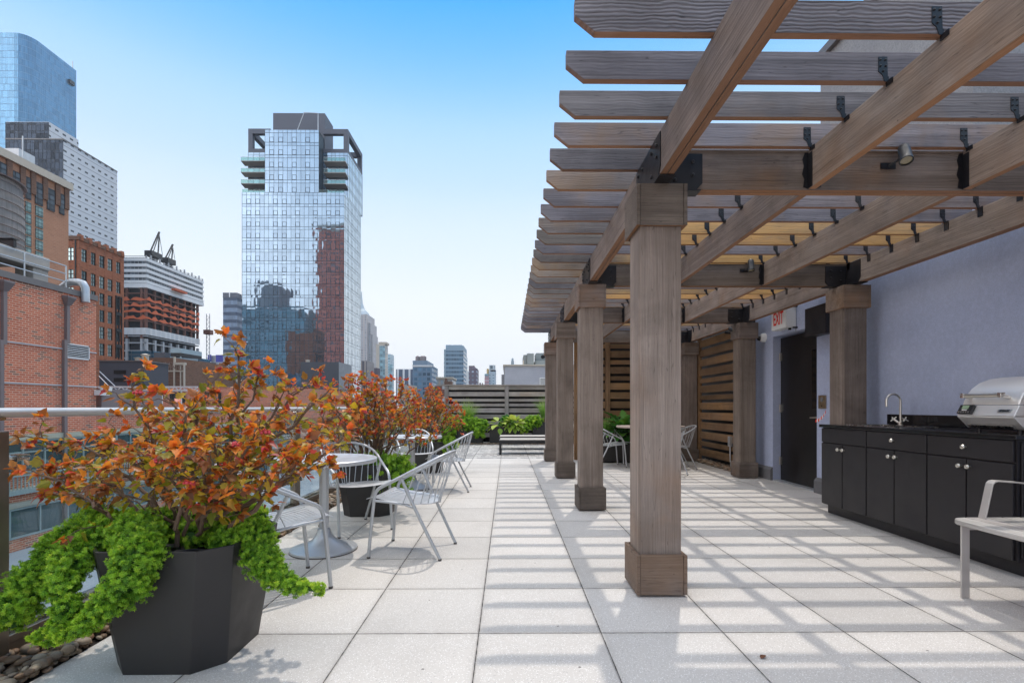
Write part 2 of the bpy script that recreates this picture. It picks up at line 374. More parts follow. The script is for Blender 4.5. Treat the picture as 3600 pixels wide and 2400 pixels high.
def stucco(name, c1, c2, bump=.55, sc=170):
    m = NT(name); o = m.obj(); n1 = m.noise(o, 1.1, 5, .6); n2 = m.noise(o, sc, 3, .7)
    c = m.mix(m.smooth(n1, .3, .7), c1, c2); c = m.mix(m.smooth(n2, .30, .62, .42, 0), c, tuple(q * .55 for q in c1)); c = m.mix(m.smooth(m.noise(o, 26, 4, .6), .45, .7, 0, .16), c, tuple(min(1, q * 1.3) for q in c2))
    streak = m.noise(m.vm('MULTIPLY', o, (3, 3, .25)), 1.5, 4); c = m.mix(m.smooth(streak, .55, .8, 0, .18), c, tuple(q * .7 for q in c1))
    return m.done(m.pbr(c, .88, 0, m.bump(n2, bump, .006), Specular_IOR_Level=.2))
M['stucco'] = stucco('blue_grey_stucco', (.415, .465, .625), (.50, .555, .725))
M['stucco_light'] = stucco('pale_grey_stucco', (.40, .41, .45), (.50, .51, .54), .25, 60)
M['stucco_grey'] = stucco('grey_stucco', (.27, .28, .30), (.34, .35, .36), .3, 60)

def bricks(name, c1, c2, c3, mortar, bw=.27, bh=.092, mw=.013, dark=.14):
    m = NT(name); s = m.n('ShaderNodeSeparateXYZ', None, {0: m.obj()})
    v = m.n('ShaderNodeCombineXYZ', None, {0: m.math('ADD', s.outputs[0], s.outputs[1]), 1: s.outputs[2]}).outputs[0]
    def tex(cA, cB, mo): return m.n('ShaderNodeTexBrick', {'offset': .5}, {'Vector': v, 'Color1': cA, 'Color2': cB, 'Mortar': mo, 'Scale': 1.0, 'Mortar Size': mw, 'Mortar Smooth': .2, 'Bias': 0.0, 'Brick Width': bw, 'Row Height': bh})
    b = tex(c1, c2, mortar); g = tex((0, 0, 0), (1, 1, 1), (0, 0, 0))
    c = m.mix(m.math('MULTIPLY', m.math('GREATER_THAN', g.outputs['Color'], 1 - dark), .8), b.outputs['Color'], c3)
    c = m.mix(b.outputs['Fac'], c, mortar)
    n = m.noise(m.obj(), .35, 5, .6); c = m.mix(m.smooth(n, .4, .75, 0, .25), c, tuple(q * .6 for q in c1))
    return m.done(m.pbr(c, .85, 0, m.bump(b.outputs['Fac'], -.3, .01), Specular_IOR_Level=.2))
M['brick_near'] = bricks('red_brick', (.62, .190, .105), (.44, .110, .062), (.22, .15, .115), (.66, .44, .33))
M['brick_wing'] = bricks('red_brick_wing', (.52, .165, .095), (.36, .10, .058), (.20, .135, .105), (.58, .38, .29))
M['brick_tan'] = bricks('orange_brick', (.48, .245, .15), (.42, .205, .125), (.38, .19, .12), (.48, .31, .22), .6, .2, .02, .05)
M['brick_hotel'] = bricks('rust_brick', (.38, .140, .078), (.31, .108, .058), (.18, .075, .045), (.36, .19, .12), .6, .2, .02, .08)
M['brick_old'] = bricks('old_brown_brick', (.20, .11, .075), (.15, .08, .055), (.10, .06, .045), (.24, .16, .12), .4, .14, .02, .1)
# ================================================================== the terrace
M['paver'] = paver(); M['decktile'] = deck_tiles()
TX0, TX1, TY0, TY1 = -1.953, 4.05, -4.0, 10.80
struct(MB().box(TX0, 4.30, TY0, TY1, -.06, 0).build('terrace_floor', M['paver'], org=(0, 0, 0)))
struct(MB().box(TX0, 4.30, TY1, 16.4, -.06, 0).build('deck_floor', M['decktile'], org=(0, 0, 0)))
struct(MB().box(-2.6, 9.5, -6, 21, -.6, -.065).build('roof_slab', M['concrete']))

# river pebbles in the strip under the railing and at the foot of the side screen
def pebbles():
    b = bpy.data.meshes.new('tmp'); import bmesh
    bm = bmesh.new(); bmesh.ops.create_icosphere(bm, subdivisions=2, radius=1); bm.verts.ensure_lookup_table()
    tv = np.array([v.co[:] for v in bm.verts]); tf = np.array([[v.index for v in f.verts] for f in bm.faces]); bm.free()
    P = []
    y = 1.2
    while y < 15.2:
        st = .030 if y < 6 else .06
        for k in range(6):
            for layer in (0, 1):
                if layer and nr.random() < .45: continue
                P.append((-2.187 + .043 * k + nr.normal(0, .009), y + nr.normal(0, .012), .004 + .026 * layer, nr.uniform(.014, .029) * (1 if y < 6 else 1.3)))
        y += st
    for i in range(700): P.append((nr.uniform(3.86, 4.05), nr.uniform(8.1, 10.2), nr.uniform(0, .04), nr.uniform(.018, .035)))
    for i in range(420): P.append((nr.uniform(-2.0, 2.2), nr.uniform(14.86, 14.98), nr.uniform(0, .015), nr.uniform(.018, .032)))
    V, F, T = [], [], []
    for i, (x, yy, z, r) in enumerate(P):
        sc = np.array([r * nr.uniform(.85, 1.35), r * nr.uniform(.8, 1.2), r * nr.uniform(.5, .75)])
        q = Matrix.Rotation(nr.uniform(0, 6.3), 3, 'Z') @ Matrix.Rotation(nr.normal(0, .3), 3, 'X')
        V.append((tv * sc) @ np.array(q).T + (x, yy, z + sc[2] * .6)); F.append(tf + i * len(tv)); T.append(np.full(len(tv), nr.random()))
    m = NT('river_pebble'); a = m.n('ShaderNodeAttribute', {'attribute_name': 'tone'}).outputs['Fac']
    c = m.ramp(a, [(0, (.10, .07, .048)), (.25, (.27, .165, .095)), (.45, (.34, .25, .165)), (.65, (.19, .15, .115)), (.85, (.42, .34, .25)), (1, (.25, .125, .065))])
    c = m.mix(m.noise(m.obj(), 60, 4), m.mix(.35, c, (.05, .04, .03)), c)
    mt = m.done(m.pbr(c, .55, 0, None, Specular_IOR_Level=.35))
    o = np_object('river_pebbles', np.concatenate(V), np.concatenate(F), mt, None, True, {'tone': np.concatenate(T)})
    tag(o, 'rounded brown river pebbles along the railing and screen', 'pebbles', kind='stuff')
pebbles()
struct(MB().box(-2.19, TX0, TY0, 16.4, -.05, -.004).box(4.055, 4.29, 8.1, 10.8, .001, .01).build('gravel_bed', M['soil']))

# ------------------------------------------------------------------ glass railing
rl = thing('glass_railing', 'steel and glass railing with round top rail along the roof edge', 'railing', (-2.2, 8, 0))
PY = [2.150 + 1.535 * k for k in range(-2, 10)]
MB().tube([(-2.2, -1.5, 1.099), (-2.2, 15.9, 1.099)], .0215, 16).build('top_rail', M['rail'], rl, True)
MB().box(-2.30, -2.195, -1.5, 15.9, -.3, .085).box(-2.222, -2.19, -1.5, 15.9, .085, .118).box(-2.26, -2.222, -1.5, 15.9, .085, .135).build('base_shoe', M['bronze'], rl, bevel=.004)
def rail_post(y):
    p = MB().box(-2.235, -2.175, y - .055, y + .055, -.02, 1.02).build('post', M['bronze'], rl, bevel=.004)
    MB().tube([(-2.2, y + .01, 1.02), (-2.2, y + .01, 1.085)], .012, 8).box(-2.215, -2.185, y - .03, y + .05, 1.066, 1.079).build('rail_bracket', M['steel'], p, True)
    for z in (.90, .36):
        MB().tube([(-2.2, y + .05, z), (-2.2, y + .115, z)], .011, 8).box(-2.222, -2.172, y + .085, y + .145, z - .016, z - .004).box(-2.222, -2.172, y + .085, y + .145, z + .004, z + .012).build('glass_clamp', M['steel'], p, True)
    return p
p0 = rail_post(PY[0])
for y in PY[1:]: dup_part(p0, p0.location + Vector((0, y - PY[0], 0)))
g0 = MB().box(-2.206, -2.194, PY[0] + .075, PY[1] - .075, .12, 1.0).build('glass_pane', M['glass'], rl)
for y in PY[1:]: dup_part(g0, g0.location + Vector((0, y - PY[0], 0)))

# ------------------------------------------------------------------ stair building with the blue-grey wall
WX = 4.06
wl = thing('stucco_building', 'blue grey stucco stair building behind the black outdoor kitchen', 'building', (5.5, 4, 0))
mb = MB()
mb.box(WX, 8.5, -4, 6.53, -.05, 3.15)                                # long wall beside the kitchen
mb.box(WX + .17, 8.5, 6.53, 7.62, -.05, 3.15)                        # back of the door recess
mb.box(WX, WX + .17, 6.53, 7.62, 2.19, 3.15)
mb.box(WX, 8.5, 7.62, 8.16, -.05, 3.15)
mb.build('wall', M['stucco'], wl)
MB().box(4.09, 8.0, 4.36, 6.50, 3.15, 5.62).build('upper_wall', M['stucco_grey'], wl)
MB().box(4.03, 8.1, 4.30, 6.56, 5.62, 5.72).build('upper_coping', M['coping'], wl)
MB().box(WX - .03, 8.5, -4, 4.29, 3.15, 3.20).box(WX - .03, 8.5, 6.57, 8.18, 3.15, 3.20).build('coping', M['coping'], wl)
MB().prism([(4.02, 0), (4.02, .16), (4.04, .185), (4.06, .20), (4.06, 0)], 'y', 7.62, 8.16).build('plinth_moulding', M['base_trim'], wl)
MB().prism([(4.02, 0), (4.02, .16), (4.04, .185), (4.06, .20), (4.06, 0)], 'y', 5.0, 6.53).build('plinth_moulding', M['base_trim'], wl)
MB().box(4.058, WX + .002, 7.0, 7.012, 2.19, 3.15).build('expansion_joint', M['base_trim'], wl)
dr = MB().box(4.17, 4.228, 6.56, 7.60, .015, 2.165).build('door', M['door'], wl, bevel=.003)
MB().box(4.160, 4.17, 6.60, 6.80, 1.10, 1.90).build('vision_pane', M['lens'], dr)
MB().box(4.158, 4.17, 6.585, 6.60, 1.085, 1.915).box(4.158, 4.17, 6.80, 6.815, 1.085, 1.915).box(4.158, 4.17, 6.60, 6.80, 1.9, 1.915).box(4.158, 4.17, 6.60, 6.80, 1.085, 1.1).build('pane_trim', M['door'], dr)
MB().tube([(4.17, 6.62, .98), (4.115, 6.62, .98), (4.11, 6.64, .98), (4.11, 6.76, .975)], .010, 8).lathe([(.026, 0), (.026, -.008)], (4.17, 6.62, .98), 12, 0, 'x').build('handle', M['nickel'], dr, True)
for z in (.30, 1.10, 1.88): MB().box(4.150, 4.168, 7.575, 7.607, z - .06, z + .06).tube([(4.155, 7.60, z - .06), (4.155, 7.60, z + .06)], .009, 8).build('hinge', M['nickel'], dr)
MB().box(4.06, 4.24, 6.54, 7.61, .001, .016).build('threshold', M['galv'], wl)

ex = thing('exit_sign', 'white box exit sign with red letters over the black door', 'sign', (4.0, 7.2, 2.4))
MB().box(3.915, 4.055, 6.99, 7.375, 2.24, 2.525).build('housing', M['white_plastic'], ex, bevel=.006)
fr = MB(); fr.box(3.907, 3.915, 6.995, 7.37, 2.245, 2.52).build('face', M['white_plastic'], ex, bevel=.002)
MB().tube([(4.0, 6.975, 2.235), (4.06, 6.975, 2.235)], .012, 8).tube([(4.0, 6.975, 2.53), (4.06, 6.975, 2.53)], .012, 8).box(3.99, 4.02, 7.05, 7.08, 2.215, 2.24).build('bracket', M['black_steel'], ex)
def text_mesh(txt, size, depth, name, mat, parent, M4, sx=1.0, bold=0.0):
    cu = bpy.data.curves.new('letters', 'FONT'); cu.body = txt; cu.size = size; cu.extrude = depth; cu.align_x = 'CENTER'; cu.align_y = 'CENTER'; cu.offset = bold
    t = bpy.data.objects.new('letters', cu); COL.objects.link(t)
    dg = bpy.context.evaluated_depsgraph_get(); me = bpy.data.meshes.new_from_object(t.evaluated_get(dg)); bpy.data.objects.remove(t)
    me.transform(Matrix.Diagonal((sx, 1, 1, 1))); me.transform(M4)
    vs = np.array([v.co[:] for v in me.vertices]); c = (vs.min(0) + vs.max(0)) / 2; me.transform(Matrix.Translation(-Vector(c.tolist())))
    me.materials.clear(); me.materials.append(mat)
    o = bpy.data.objects.new(name, me); link(o, parent); o.location = Vector(c.tolist()) - (world_loc(parent) if parent else Vector((0, 0, 0)))
    return o
# letters on a face that looks towards -x: text x axis runs to -y, text y axis runs up
FACE_MX = Matrix(((0, 0, -1, 0), (-1, 0, 0, 0), (0, 1, 0, 0), (0, 0, 0, 1)))
FACE_MY = Matrix(((1, 0, 0, 0), (0, 0, -1, 0), (0, 1, 0, 0), (0, 0, 0, 1)))
text_mesh('EXIT', .26, .001, 'lettering', M['red'], ex, Matrix.Translation((3.905, 7.185, 2.385)) @ FACE_MX, .50, .004)

cmr = thing('security_camera', 'white dome security camera on the blue grey wall', 'camera', (WX, 7.86, 2.21))
MB().lathe([(.001, -.075), (.045, -.073), (.066, -.05), (.072, -.01), (.072, 0)], (WX, 7.86, 2.21), 20, 0, 'x').build('housing', M['white_plastic'], cmr, True)
MB().lathe([(.001, -.115), (.022, -.109), (.036, -.092), (.04, -.07)], (WX, 7.875, 2.205), 16, 0, 'x').build('lens_dome', M['lens'], cmr, True)
hb = thing('wall_speaker', 'flat black box mounted on the wall right above the door edge', 'speaker', (4.0, 6.35, 2.2))
hb['label'] = 'flat black box mounted on the wall beside the exit sign'
MB().box(3.90, 4.02, 6.10, 6.53, 2.03, 2.40).build('cabinet', M['cabinet'], hb, bevel=.006)
MB().box(4.02, 4.06, 6.2, 6.4, 2.1, 2.3).build('mount', M['black_steel'], hb)
ic = thing('intercom', 'small brass intercom panel on the wall by the door handle', 'intercom', (WX, 6.42, 1.2))
MB().box(4.046, 4.059, 6.33, 6.48, 1.10, 1.27).build('panel', plain('brass_panel', (.36, .28, .19), .35, .9), ic, bevel=.003)
MB().lathe([(.03, 0), (.03, -.003)], (4.045, 6.405, 1.215), 16, 0, 'x').build('speaker_grille', M['base_trim'], ic)
MB().lathe([(.009, 0), (.009, -.004)], (4.045, 6.405, 1.135), 10, 0, 'x').build('button', M['black_steel'], ic)
tp = MB()
tps = [at(2866, 1478, 6.3), at(2880, 1474, 6.25), at(2893, 1462, 6.2), at(2903, 1444, 6.15)]
for i in range(3):
    a, b = Vector(tps[i]), Vector(tps[i + 1])
    for k in range(3):
        p, q = a.lerp(b, k / 3), a.lerp(b, (k + 1) / 3)
        tp.add([p + Vector((0, 0, -.02)), q + Vector((0, 0, -.025)), q + Vector((.004, 0, .02)), p + Vector((.004, 0, .012))], [(0, 1, 2, 3)], (i * 3 + k) % 2)
tag(tp.build('caution_tape', [M['red'], M['white_plastic']]), 'loose end of red and white barrier tape by the intercom', 'tape')

# ------------------------------------------------------------------ pergola
PX_L, PX_R = .912, 3.78
ROW = [2.944 + .15 + 2.43 * k for k in range(4)]                      # centre lines of the post rows
PZ = 2.45; BZ = 2.70
pg = thing('pergola', 'weathered timber pergola with slatted roof over the kitchen', 'pergola', (2.3, 6.6, 0))
def make_post(x, y):
    m = MB(); h0, h1 = .012, 2.444
    m.box(x - .122, x + .122, y - .125, y - .103, h0, h1); m.box(x - .122, x + .122, y + .103, y + .125, h0, h1)
    m.box(x - .125, x - .103, y - .101, y + .101, h0, h1); m.box(x + .103, x + .125, y - .101, y + .101, h0, h1)
    m.box(x - .09, x + .09, y - .09, y + .09, h0, h1)
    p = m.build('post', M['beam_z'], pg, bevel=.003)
    def collar(z0, z1, name):
        c = MB(); e = .150; t = .021
        c.box(x - e + t + .002, x + e - t - .002, y - e, y - e + t, z0, z1); c.box(x - e + t + .002, x + e - t - .002, y + e - t, y + e, z0, z1)
        c.box(x - e, x - e + t, y - e - .003, y + e + .003, z0 + .002, z1 - .002); c.box(x + e - t, x + e, y - e - .003, y + e + .003, z0 + .002, z1 - .002)
        for qx in (-.115, .115):
            for qz in (z0 + .045, z1 - .045):
                c.lathe([(.0045, 0), (.0045, -.0025), (.001, -.003)], (x + qx, y - e, qz), 8, 0, 'y'); c.lathe([(.0045, 0), (.0045, -.0025), (.001, -.003)], (x - e, y + qx, qz), 8, 0, 'x')
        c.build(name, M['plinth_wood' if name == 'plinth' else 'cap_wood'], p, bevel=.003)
    collar(.014, .25, 'plinth'); collar(2.195, 2.443, 'cap')
    return p
p0 = make_post(PX_L, ROW[0])
for x in (PX_L, PX_R):
    for y in ROW:
        if (x, y) != (PX_L, ROW[0]): dup_part(p0, p0.location + Vector((x - PX_L, y - ROW[0], 0)))
YB = [1.15] + ROW + [10.72]
for x in (PX_L, PX_R):
    for a, b in zip(YB[:-1], YB[1:]):
        if b - a < .5: b = 10.72
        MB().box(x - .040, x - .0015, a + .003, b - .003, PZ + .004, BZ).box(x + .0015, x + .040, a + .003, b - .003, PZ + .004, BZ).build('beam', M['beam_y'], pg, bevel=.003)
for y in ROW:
    MB().box(PX_L + .047, PX_R - .047, y - .040, y - .0015, PZ + .002, BZ - .004).box(PX_L + .047, PX_R - .047, y + .0015, y + .040, PZ + .002, BZ - .004).build('cross_beam', M['cap_wood'], pg, bevel=.003)  # darker wood here: shade between the beams put into the colour
J = [1.868, 2.824]
for x in J:
    for a, b in zip([1.15] + [r + .042 for r in ROW], [r - .042 for r in ROW] + [10.72]):
        if b - a < .4: continue
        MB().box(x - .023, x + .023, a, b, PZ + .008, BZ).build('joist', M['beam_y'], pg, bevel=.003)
def bracket(x, y, s):
    m = MB(); t = .006; o = .0405
    # plate on the outer side of the long beam with clipped lower corners
    m.prism([(y - .26, PZ + .05), (y - .22, PZ - .004), (y + .22, PZ - .004), (y + .26, PZ + .05), (y + .26, BZ - .01), (y - .26, BZ - .01)], 'x', x - s * (o + t), x - s * o)
    for k in (-1, 1):
        m.prism([(y + k * .048, PZ - .004), (y + k * .22, PZ - .004), (y + k * .26, PZ + .05), (y + k * .26, BZ - .01), (y + k * .048, BZ - .01)], 'x', x + s * o, x + s * (o + t))
        m.prism([(x + s * .048, PZ - .004), (x + s * .24, PZ - .004), (x + s * .28, PZ + .04), (x + s * .28, BZ - .03), (x + s * .048, BZ - .03)], 'y', y + k * o, y + k * (o + t))
        for by, bz in ((.10, PZ + .05), (.10, BZ - .06), (.20, PZ + .12), (.20, BZ - .06)):
            m.lathe([(.011, 0), (.011, .008), (.006, .011)], (x - s * (o + t), y + k * by, bz), 6, 0, 'x') if s < 0 else m.lathe([(.011, 0), (.011, -.008), (.006, -.011)], (x - s * (o + t), y + k * by, bz), 6, 0, 'x')
        for bx, bz in ((.11, PZ + .06), (.11, BZ - .09), (.22, PZ + .09), (.22, BZ - .08)):
            m.lathe([(.011, 0), (.011, k * .008), (.006, k * .011)], (x + s * bx, y + k * (o + t), bz), 6, 0, 'y')
    m.box(x - .046, x + .046, y - .25, y + .25, PZ - .0045, PZ + .0015); m.box(min(x + s * .047, x + s * .27), max(x + s * .047, x + s * .27), y - .046, y + .046, PZ - .0045, PZ + .0015)
    return m.build('bracket', M['black_steel'], pg)
for s, x in ((1, PX_L), (-1, PX_R)):
    b0 = bracket(x, ROW[0], s)
    for y in ROW[1:]: dup_part(b0, b0.location + Vector((0, y - ROW[0], 0)))
# joist hangers where the intermediate joists meet the cross beams
def hanger(x, y):
    m = MB()
    for k in (-1, 1):
        m.prism([(x + k * .024, PZ + .01), (x + k * .055, PZ + .02), (x + k * .048, PZ + .07), (x + k * .062, PZ + .10), (x + k * .050, PZ + .15), (x + k * .060, PZ + .19), (x + k * .045, BZ - .02), (x + k * .024, BZ - .02)], 'y', y - .0445, y - .0405)
    m.box(x - .0275, x - .0235, y - .085, y - .045, PZ + .01, BZ - .03)
    return m.build('joist_hanger', M['black_steel'], pg)
h0 = hanger(J[0], ROW[0])
for y in ROW:
    for x in J:
        if (x, y) != (J[0], ROW[0]): dup_part(h0, h0.location + Vector((x - J[0], y - ROW[0], 0)))
def slat(y):
    pr = [(.283, BZ + .070), (.369, BZ + .0005), (3.97, BZ + .0005), (3.97, BZ + .140), (.283, BZ + .140)]
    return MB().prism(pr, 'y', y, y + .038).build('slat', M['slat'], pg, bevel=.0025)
def tie(x, y):
    m = MB(); w = .021
    m.prism([(x - .075, BZ + .115), (x - .032, BZ + .115), (x - .030, BZ + .02), (x - .0245, BZ + .02), (x - .0245, BZ - .004), (x - .045, BZ - .004), (x - .055, BZ + .028), (x - .075, BZ + .045)], 'y', y - .0035, y - .0005)
    m.box(x - .0285, x - .0245, y - .030, y + .012, BZ - (.075 if x > 3 else .022), BZ + .002)
    for bx, bz in ((.066, .10), (.042, .10), (.066, .07), (.040, .07), (.052, .045)): m.ball((x - bx, y - .005, BZ + bz), .0055, 6)
    return m
SY = [2.100 + .305 * k for k in range(-3, 29)]
s0 = slat(SY[0]); TIEX = J + [PX_R - .018]
for x in TIEX: tie(x, SY[0]).build('tie_plate', M['black_steel'], s0)
SL = [s0]
for i, y in enumerate(SY[1:], 1):
    d = dup_part(s0, s0.location + Vector((0, y - SY[0], 0))); k = i - 3                   # k = 0 is the first slat in the picture
    if k == 0 or k == 5 or (7 < k < 18 and k not in (10, 15)) or k in (20, 22, 25):
        d.material_slots[0].link = 'OBJECT'; d.material_slots[0].material = M['slat_combed'] if k == 0 else M['slat_honey']

# spotlights on the cross beams
def spotlight(x, y, z, rz, tilt, label, lo=(0, 0)):
    t = thing('spotlight', label, 'spotlight', (0, 0, 0), 'spotlights on the pergola beams')
    MB().box(-.055, .055, -.008, 0, -.022, .022).tube([(.0, -.008, 0), (.03, -.05, .015), (.045, -.075, .03)], .009, 8).build('bracket', M['black_steel'], t)
    Q = Matrix.Rotation(rz, 4, 'Z') @ Matrix.Rotation(tilt, 4, 'X'); c = Vector((.05, -.10, .045))
    def trans(prof, nm, mt):
        m = MB().lathe(prof, (0, 0, 0), 20); m.v = [tuple(c + (Q @ Vector(p))) for p in m.v]
        return m.build(nm, mt, t, True)
    trans([(.001, .075), (.028, .075), (.036, .066), (.040, .02), (.042, -.055), (.044, -.058), (.044, -.078), (.038, -.080), (.036, -.066)], 'housing', M['spot'])
    trans([(.001, -.064), (.036, -.064), (.036, -.068), (.001, -.068)], 'lens', M['spotlens'])
    t.location = (x, y, z); t.scale = (.82, .82, .82)
    return t
M['spot'] = plain('grey_lamp', (.030, .032, .035), .40, .1, .1, 8); M['spotlens'] = plain('lamp_lens', (.30, .26, .18), .1, 0, .3, 40)
spotlight(2.335, ROW[0] - .042, 2.60, R(-25), R(-28), 'grey spotlight on the front cross beam between two joists')
spotlight(2.60, ROW[1] - .042, 2.62, R(-10), R(-12), 'small grey spotlight on the second cross beam behind the front post')
t3 = spotlight(3.60, ROW[2] + .2, 2.33, R(40), R(-60), 'dark spotlight under the beam in front of the cedar screen')
# ================================================================== outdoor kitchen
kt = thing('outdoor_kitchen', 'black outdoor kitchen cabinet with silver knobs along the stucco wall', 'cabinet', (3.7, 4.3, 0))
CX, KY0, KY1, CZ = 3.307, 3.225, 5.285, .94
MB().box(CX + .032, 4.055, KY0 + .02, KY1 - .02, .105, CZ - .032).build('carcass', M['cabinet'], kt)
MB().box(CX + .108, 4.055, KY0 + .05, KY1 + .015, .002, .105).build('toe_kick', M['cabinet'], kt)
ct = MB()                                                              # counter with a cut-out for the sink
sy0, sy1, sx0, sx1 = 4.42, 5.02, 3.45, 3.80
ct.box(CX, sx0, KY0, KY1, CZ - .032, CZ).box(sx1, 4.057, KY0, KY1, CZ - .032, CZ).box(sx0, sx1, KY0, sy0, CZ - .032, CZ).box(sx0, sx1, sy1, KY1, CZ - .032, CZ)
ct.build('countertop', M['granite'], kt, bevel=.004)
MB().box(4.035, 4.057, KY0, KY1, CZ + .001, CZ + .105).build('backsplash', M['granite'], kt, bevel=.003)
sk = MB(); z0 = CZ - .20
sk.box(sx0, sx1, sy0, sy1, z0, z0 + .004)
sk.box(sx0 - .004, sx0, sy0, sy1, z0, CZ + .004).box(sx1, sx1 + .004, sy0, sy1, z0, CZ + .004).box(sx0, sx1, sy0 - .004, sy0, z0, CZ + .004).box(sx0, sx1, sy1, sy1 + .004, z0, CZ + .004)
sk.box(sx0 - .022, sx0, sy0 - .02, sy1 + .02, CZ + .0005, CZ + .006).box(sx1, sx1 + .022, sy0 - .02, sy1 + .02, CZ + .0005, CZ + .006).box(sx0, sx1, sy0 - .02, sy0, CZ + .0005, CZ + .006).box(sx0, sx1, sy1, sy1 + .02, CZ + .0005, CZ + .006)
tag(sk.build('sink', M['steel']), 'steel drop-in sink let into the black countertop', 'sink')
fa = thing('tap', 'tall nickel gooseneck tap with cross handles behind the sink', 'tap', (3.90, 4.93, CZ))
fx, fy = 3.90, 4.93
arc = [(fx, fy, CZ + .02), (fx, fy, CZ + .24)] + [(fx - .07 + .07 * math.cos(a), fy, CZ + .24 + .07 * math.sin(a)) for a in [R(t) for t in range(15, 181, 15)]] + [(fx - .14, fy, CZ + .185)]
MB().tube(arc, .0105, 12).lathe([(.028, .0), (.028, .006), (.017, .012), (.015, .035)], (fx, fy, CZ), 18).build('spout', M['nickel'], fa, True)
def tap_handle(s):
    m = MB(); a = Vector((fx, fy, CZ + .012)); b = a + Vector((-.012, s * .062, .042)); m.tube([a, b], .011, 10)
    d = (b - a).normalized(); e = b + d * .012; u = d.orthogonal().normalized(); w = d.cross(u)
    m.tube([b, e + d * .014], .008, 8)
    for q in (u, w): m.tube([e - q * .032, e + q * .032], .0052, 8)
    return m
tap_handle(1).build('handle', M['nickel'], fa, True); tap_handle(-1).build('handle', M['nickel'], fa, True)
def knob(y, z, parent):
    MB().lathe([(.007, 0), (.006, -.012), (.0155, -.020), (.0175, -.027), (.014, -.034), (.009, -.036), (.008, -.034), (.001, -.034)], (CX + .012, y, z), 16, 0, 'x').build('knob', M['nickel'], parent, True)
def front(y0, y1, z0, z1, name, knobs):
    p = MB().box(CX + .012, CX + .0315, y0 + .004, y1 - .004, z0 + .003, z1 - .003).build(name, M['cabinet'], kt, bevel=.004)
    for (ky, kz) in knobs: knob(ky, kz, p)
units = [(4.605, KY1 - .022, False), (3.935, 4.60, True), (KY0 + .03, 3.93, True)]
for (a, b, drawer) in units:
    c = (a + b) / 2
    front(a, b, .755, CZ - .036, 'drawer' if drawer else 'false_front', [(c, .835)] if drawer else [])
    front(a, c - .001, .11, .750, 'door', [(c - .035, .695)]); front(c + .001, b, .11, .750, 'door', [(c + .035, .695)])
MB().box(CX + .05, 3.9, KY0 + .006, KY0 + .018, .13, CZ - .05).build('end_panel', M['cabinet'], kt, bevel=.004)

# ------------------------------------------------------------------ countertop grill
M['hood'] = plain('stainless_hood', (.80, .79, .77), .33, .55, .05, 3, .02, 300, .5, .05)
M['lcd'] = plain('grey_green_display', (.30, .42, .27), .3, 0, .15, 60)
gr = thing('countertop_grill', 'stainless steel electric grill with curved hood on the black counter', 'grill', (3.7, 3.53, CZ))
ga, gb = 3.315, 3.742
hood = [(3.425, 1.137), (3.436, 1.172), (3.458, 1.215), (3.495, 1.262), (3.55, 1.302), (3.63, 1.332), (3.74, 1.346), (3.85, 1.335), (3.91, 1.29), (3.93, 1.137)]
MB().prism(hood, 'y', ga + .006, gb - .006).build('hood', M['hood'], gr, True, bevel=.006)
MB().prism([(3.387, 1.060), (3.424, 1.134), (3.935, 1.134), (3.95, 1.060)], 'y', ga, gb).build('front_panel', M['hood'], gr, bevel=.004)
MB().prism([(3.470, .968), (3.389, 1.050), (3.387, 1.058), (3.95, 1.058), (3.90, .968)], 'y', ga + .002, gb - .002).build('firebox', M['hood'], gr, bevel=.004)
MB().prism([(3.440, .990), (3.432, .998), (3.420, .992), (3.446, .970), (3.468, .969)], 'y', ga + .05, gb - .045).build('drip_tray', M['steel'], gr, bevel=.002)
for y in (ga + .07, gb - .06):
    for x in (3.50, 3.86): MB().lathe([(.013, 0), (.013, .028), (.010, .0275)], (x, y, CZ), 12).build('foot', M['black_steel'], gr)
hd = MB().tube([(3.385, ga + .10, 1.205), (3.385, gb - .075, 1.205)], .0155, 14).build('handle', M['nickel'], gr, True)
for y in (ga + .085, gb - .06):
    MB().box(3.368, 3.402, y - .014, y + .014, 1.188, 1.223).tube([(3.39, y, 1.20), (3.455, y, 1.185)], .012, 8).build('handle_mount', M['steel'], hd, bevel=.003)
slope = math.atan2(.037, .074)                                         # lean of the front panel
def on_panel(y, t, out):                                              # t: 0 at the lip .. 1 at the hood seam
    p = Vector((3.387 + .037 * t, y, 1.060 + .074 * t)); n = Vector((-.074, 0, .037)).normalized(); return p + n * out
PANEL = Matrix.Rotation(slope, 4, 'Y')
def panel_box(y0, y1, t0, t1, o0, o1, m=0):
    vs = [on_panel(y, t, o) for o in (o0, o1) for (y, t) in ((y0, t0), (y1, t0), (y1, t1), (y0, t1))]
    return MB().add(vs, [(0, 1, 2, 3), (7, 6, 5, 4), (0, 4, 5, 1), (1, 5, 6, 2), (2, 6, 7, 3), (3, 7, 4, 0)], m)
cp = panel_box(gb - .125, gb - .012, .10, .95, .001, .020).build('control_unit', M['black_steel'], gr, bevel=.003)
panel_box(gb - .092, gb - .040, .52, .86, .021, .0225).build('display', M['lcd'], cp)
for k in range(5): panel_box(gb - .034 - .019 * k, gb - .024 - .019 * k, .17, .28, .021, .0235).build('button', M['nickel'], cp)
lp = panel_box(ga + .03, ga + .125, .30, .62, .001, .005).build('name_plate', M['nickel'], gr, bevel=.001)
def panel_text(txt, size, yc, t, out, mat, parent, sx):
    T = Matrix.Translation(on_panel(yc, t, out)) @ Matrix.Rotation(math.atan2(.037, .074), 4, 'Y') @ FACE_MX
    return text_mesh(txt, size, .0004, 'lettering', mat, parent, T, sx, .0008)
panel_text('FIREMAGIC', .021, ga + .0775, .46, .0056, M['black_steel'], lp, .68)
panel_text('FIREMAGIC', .012, gb - .066, .42, .0215, M['white_plastic'], cp, .70)

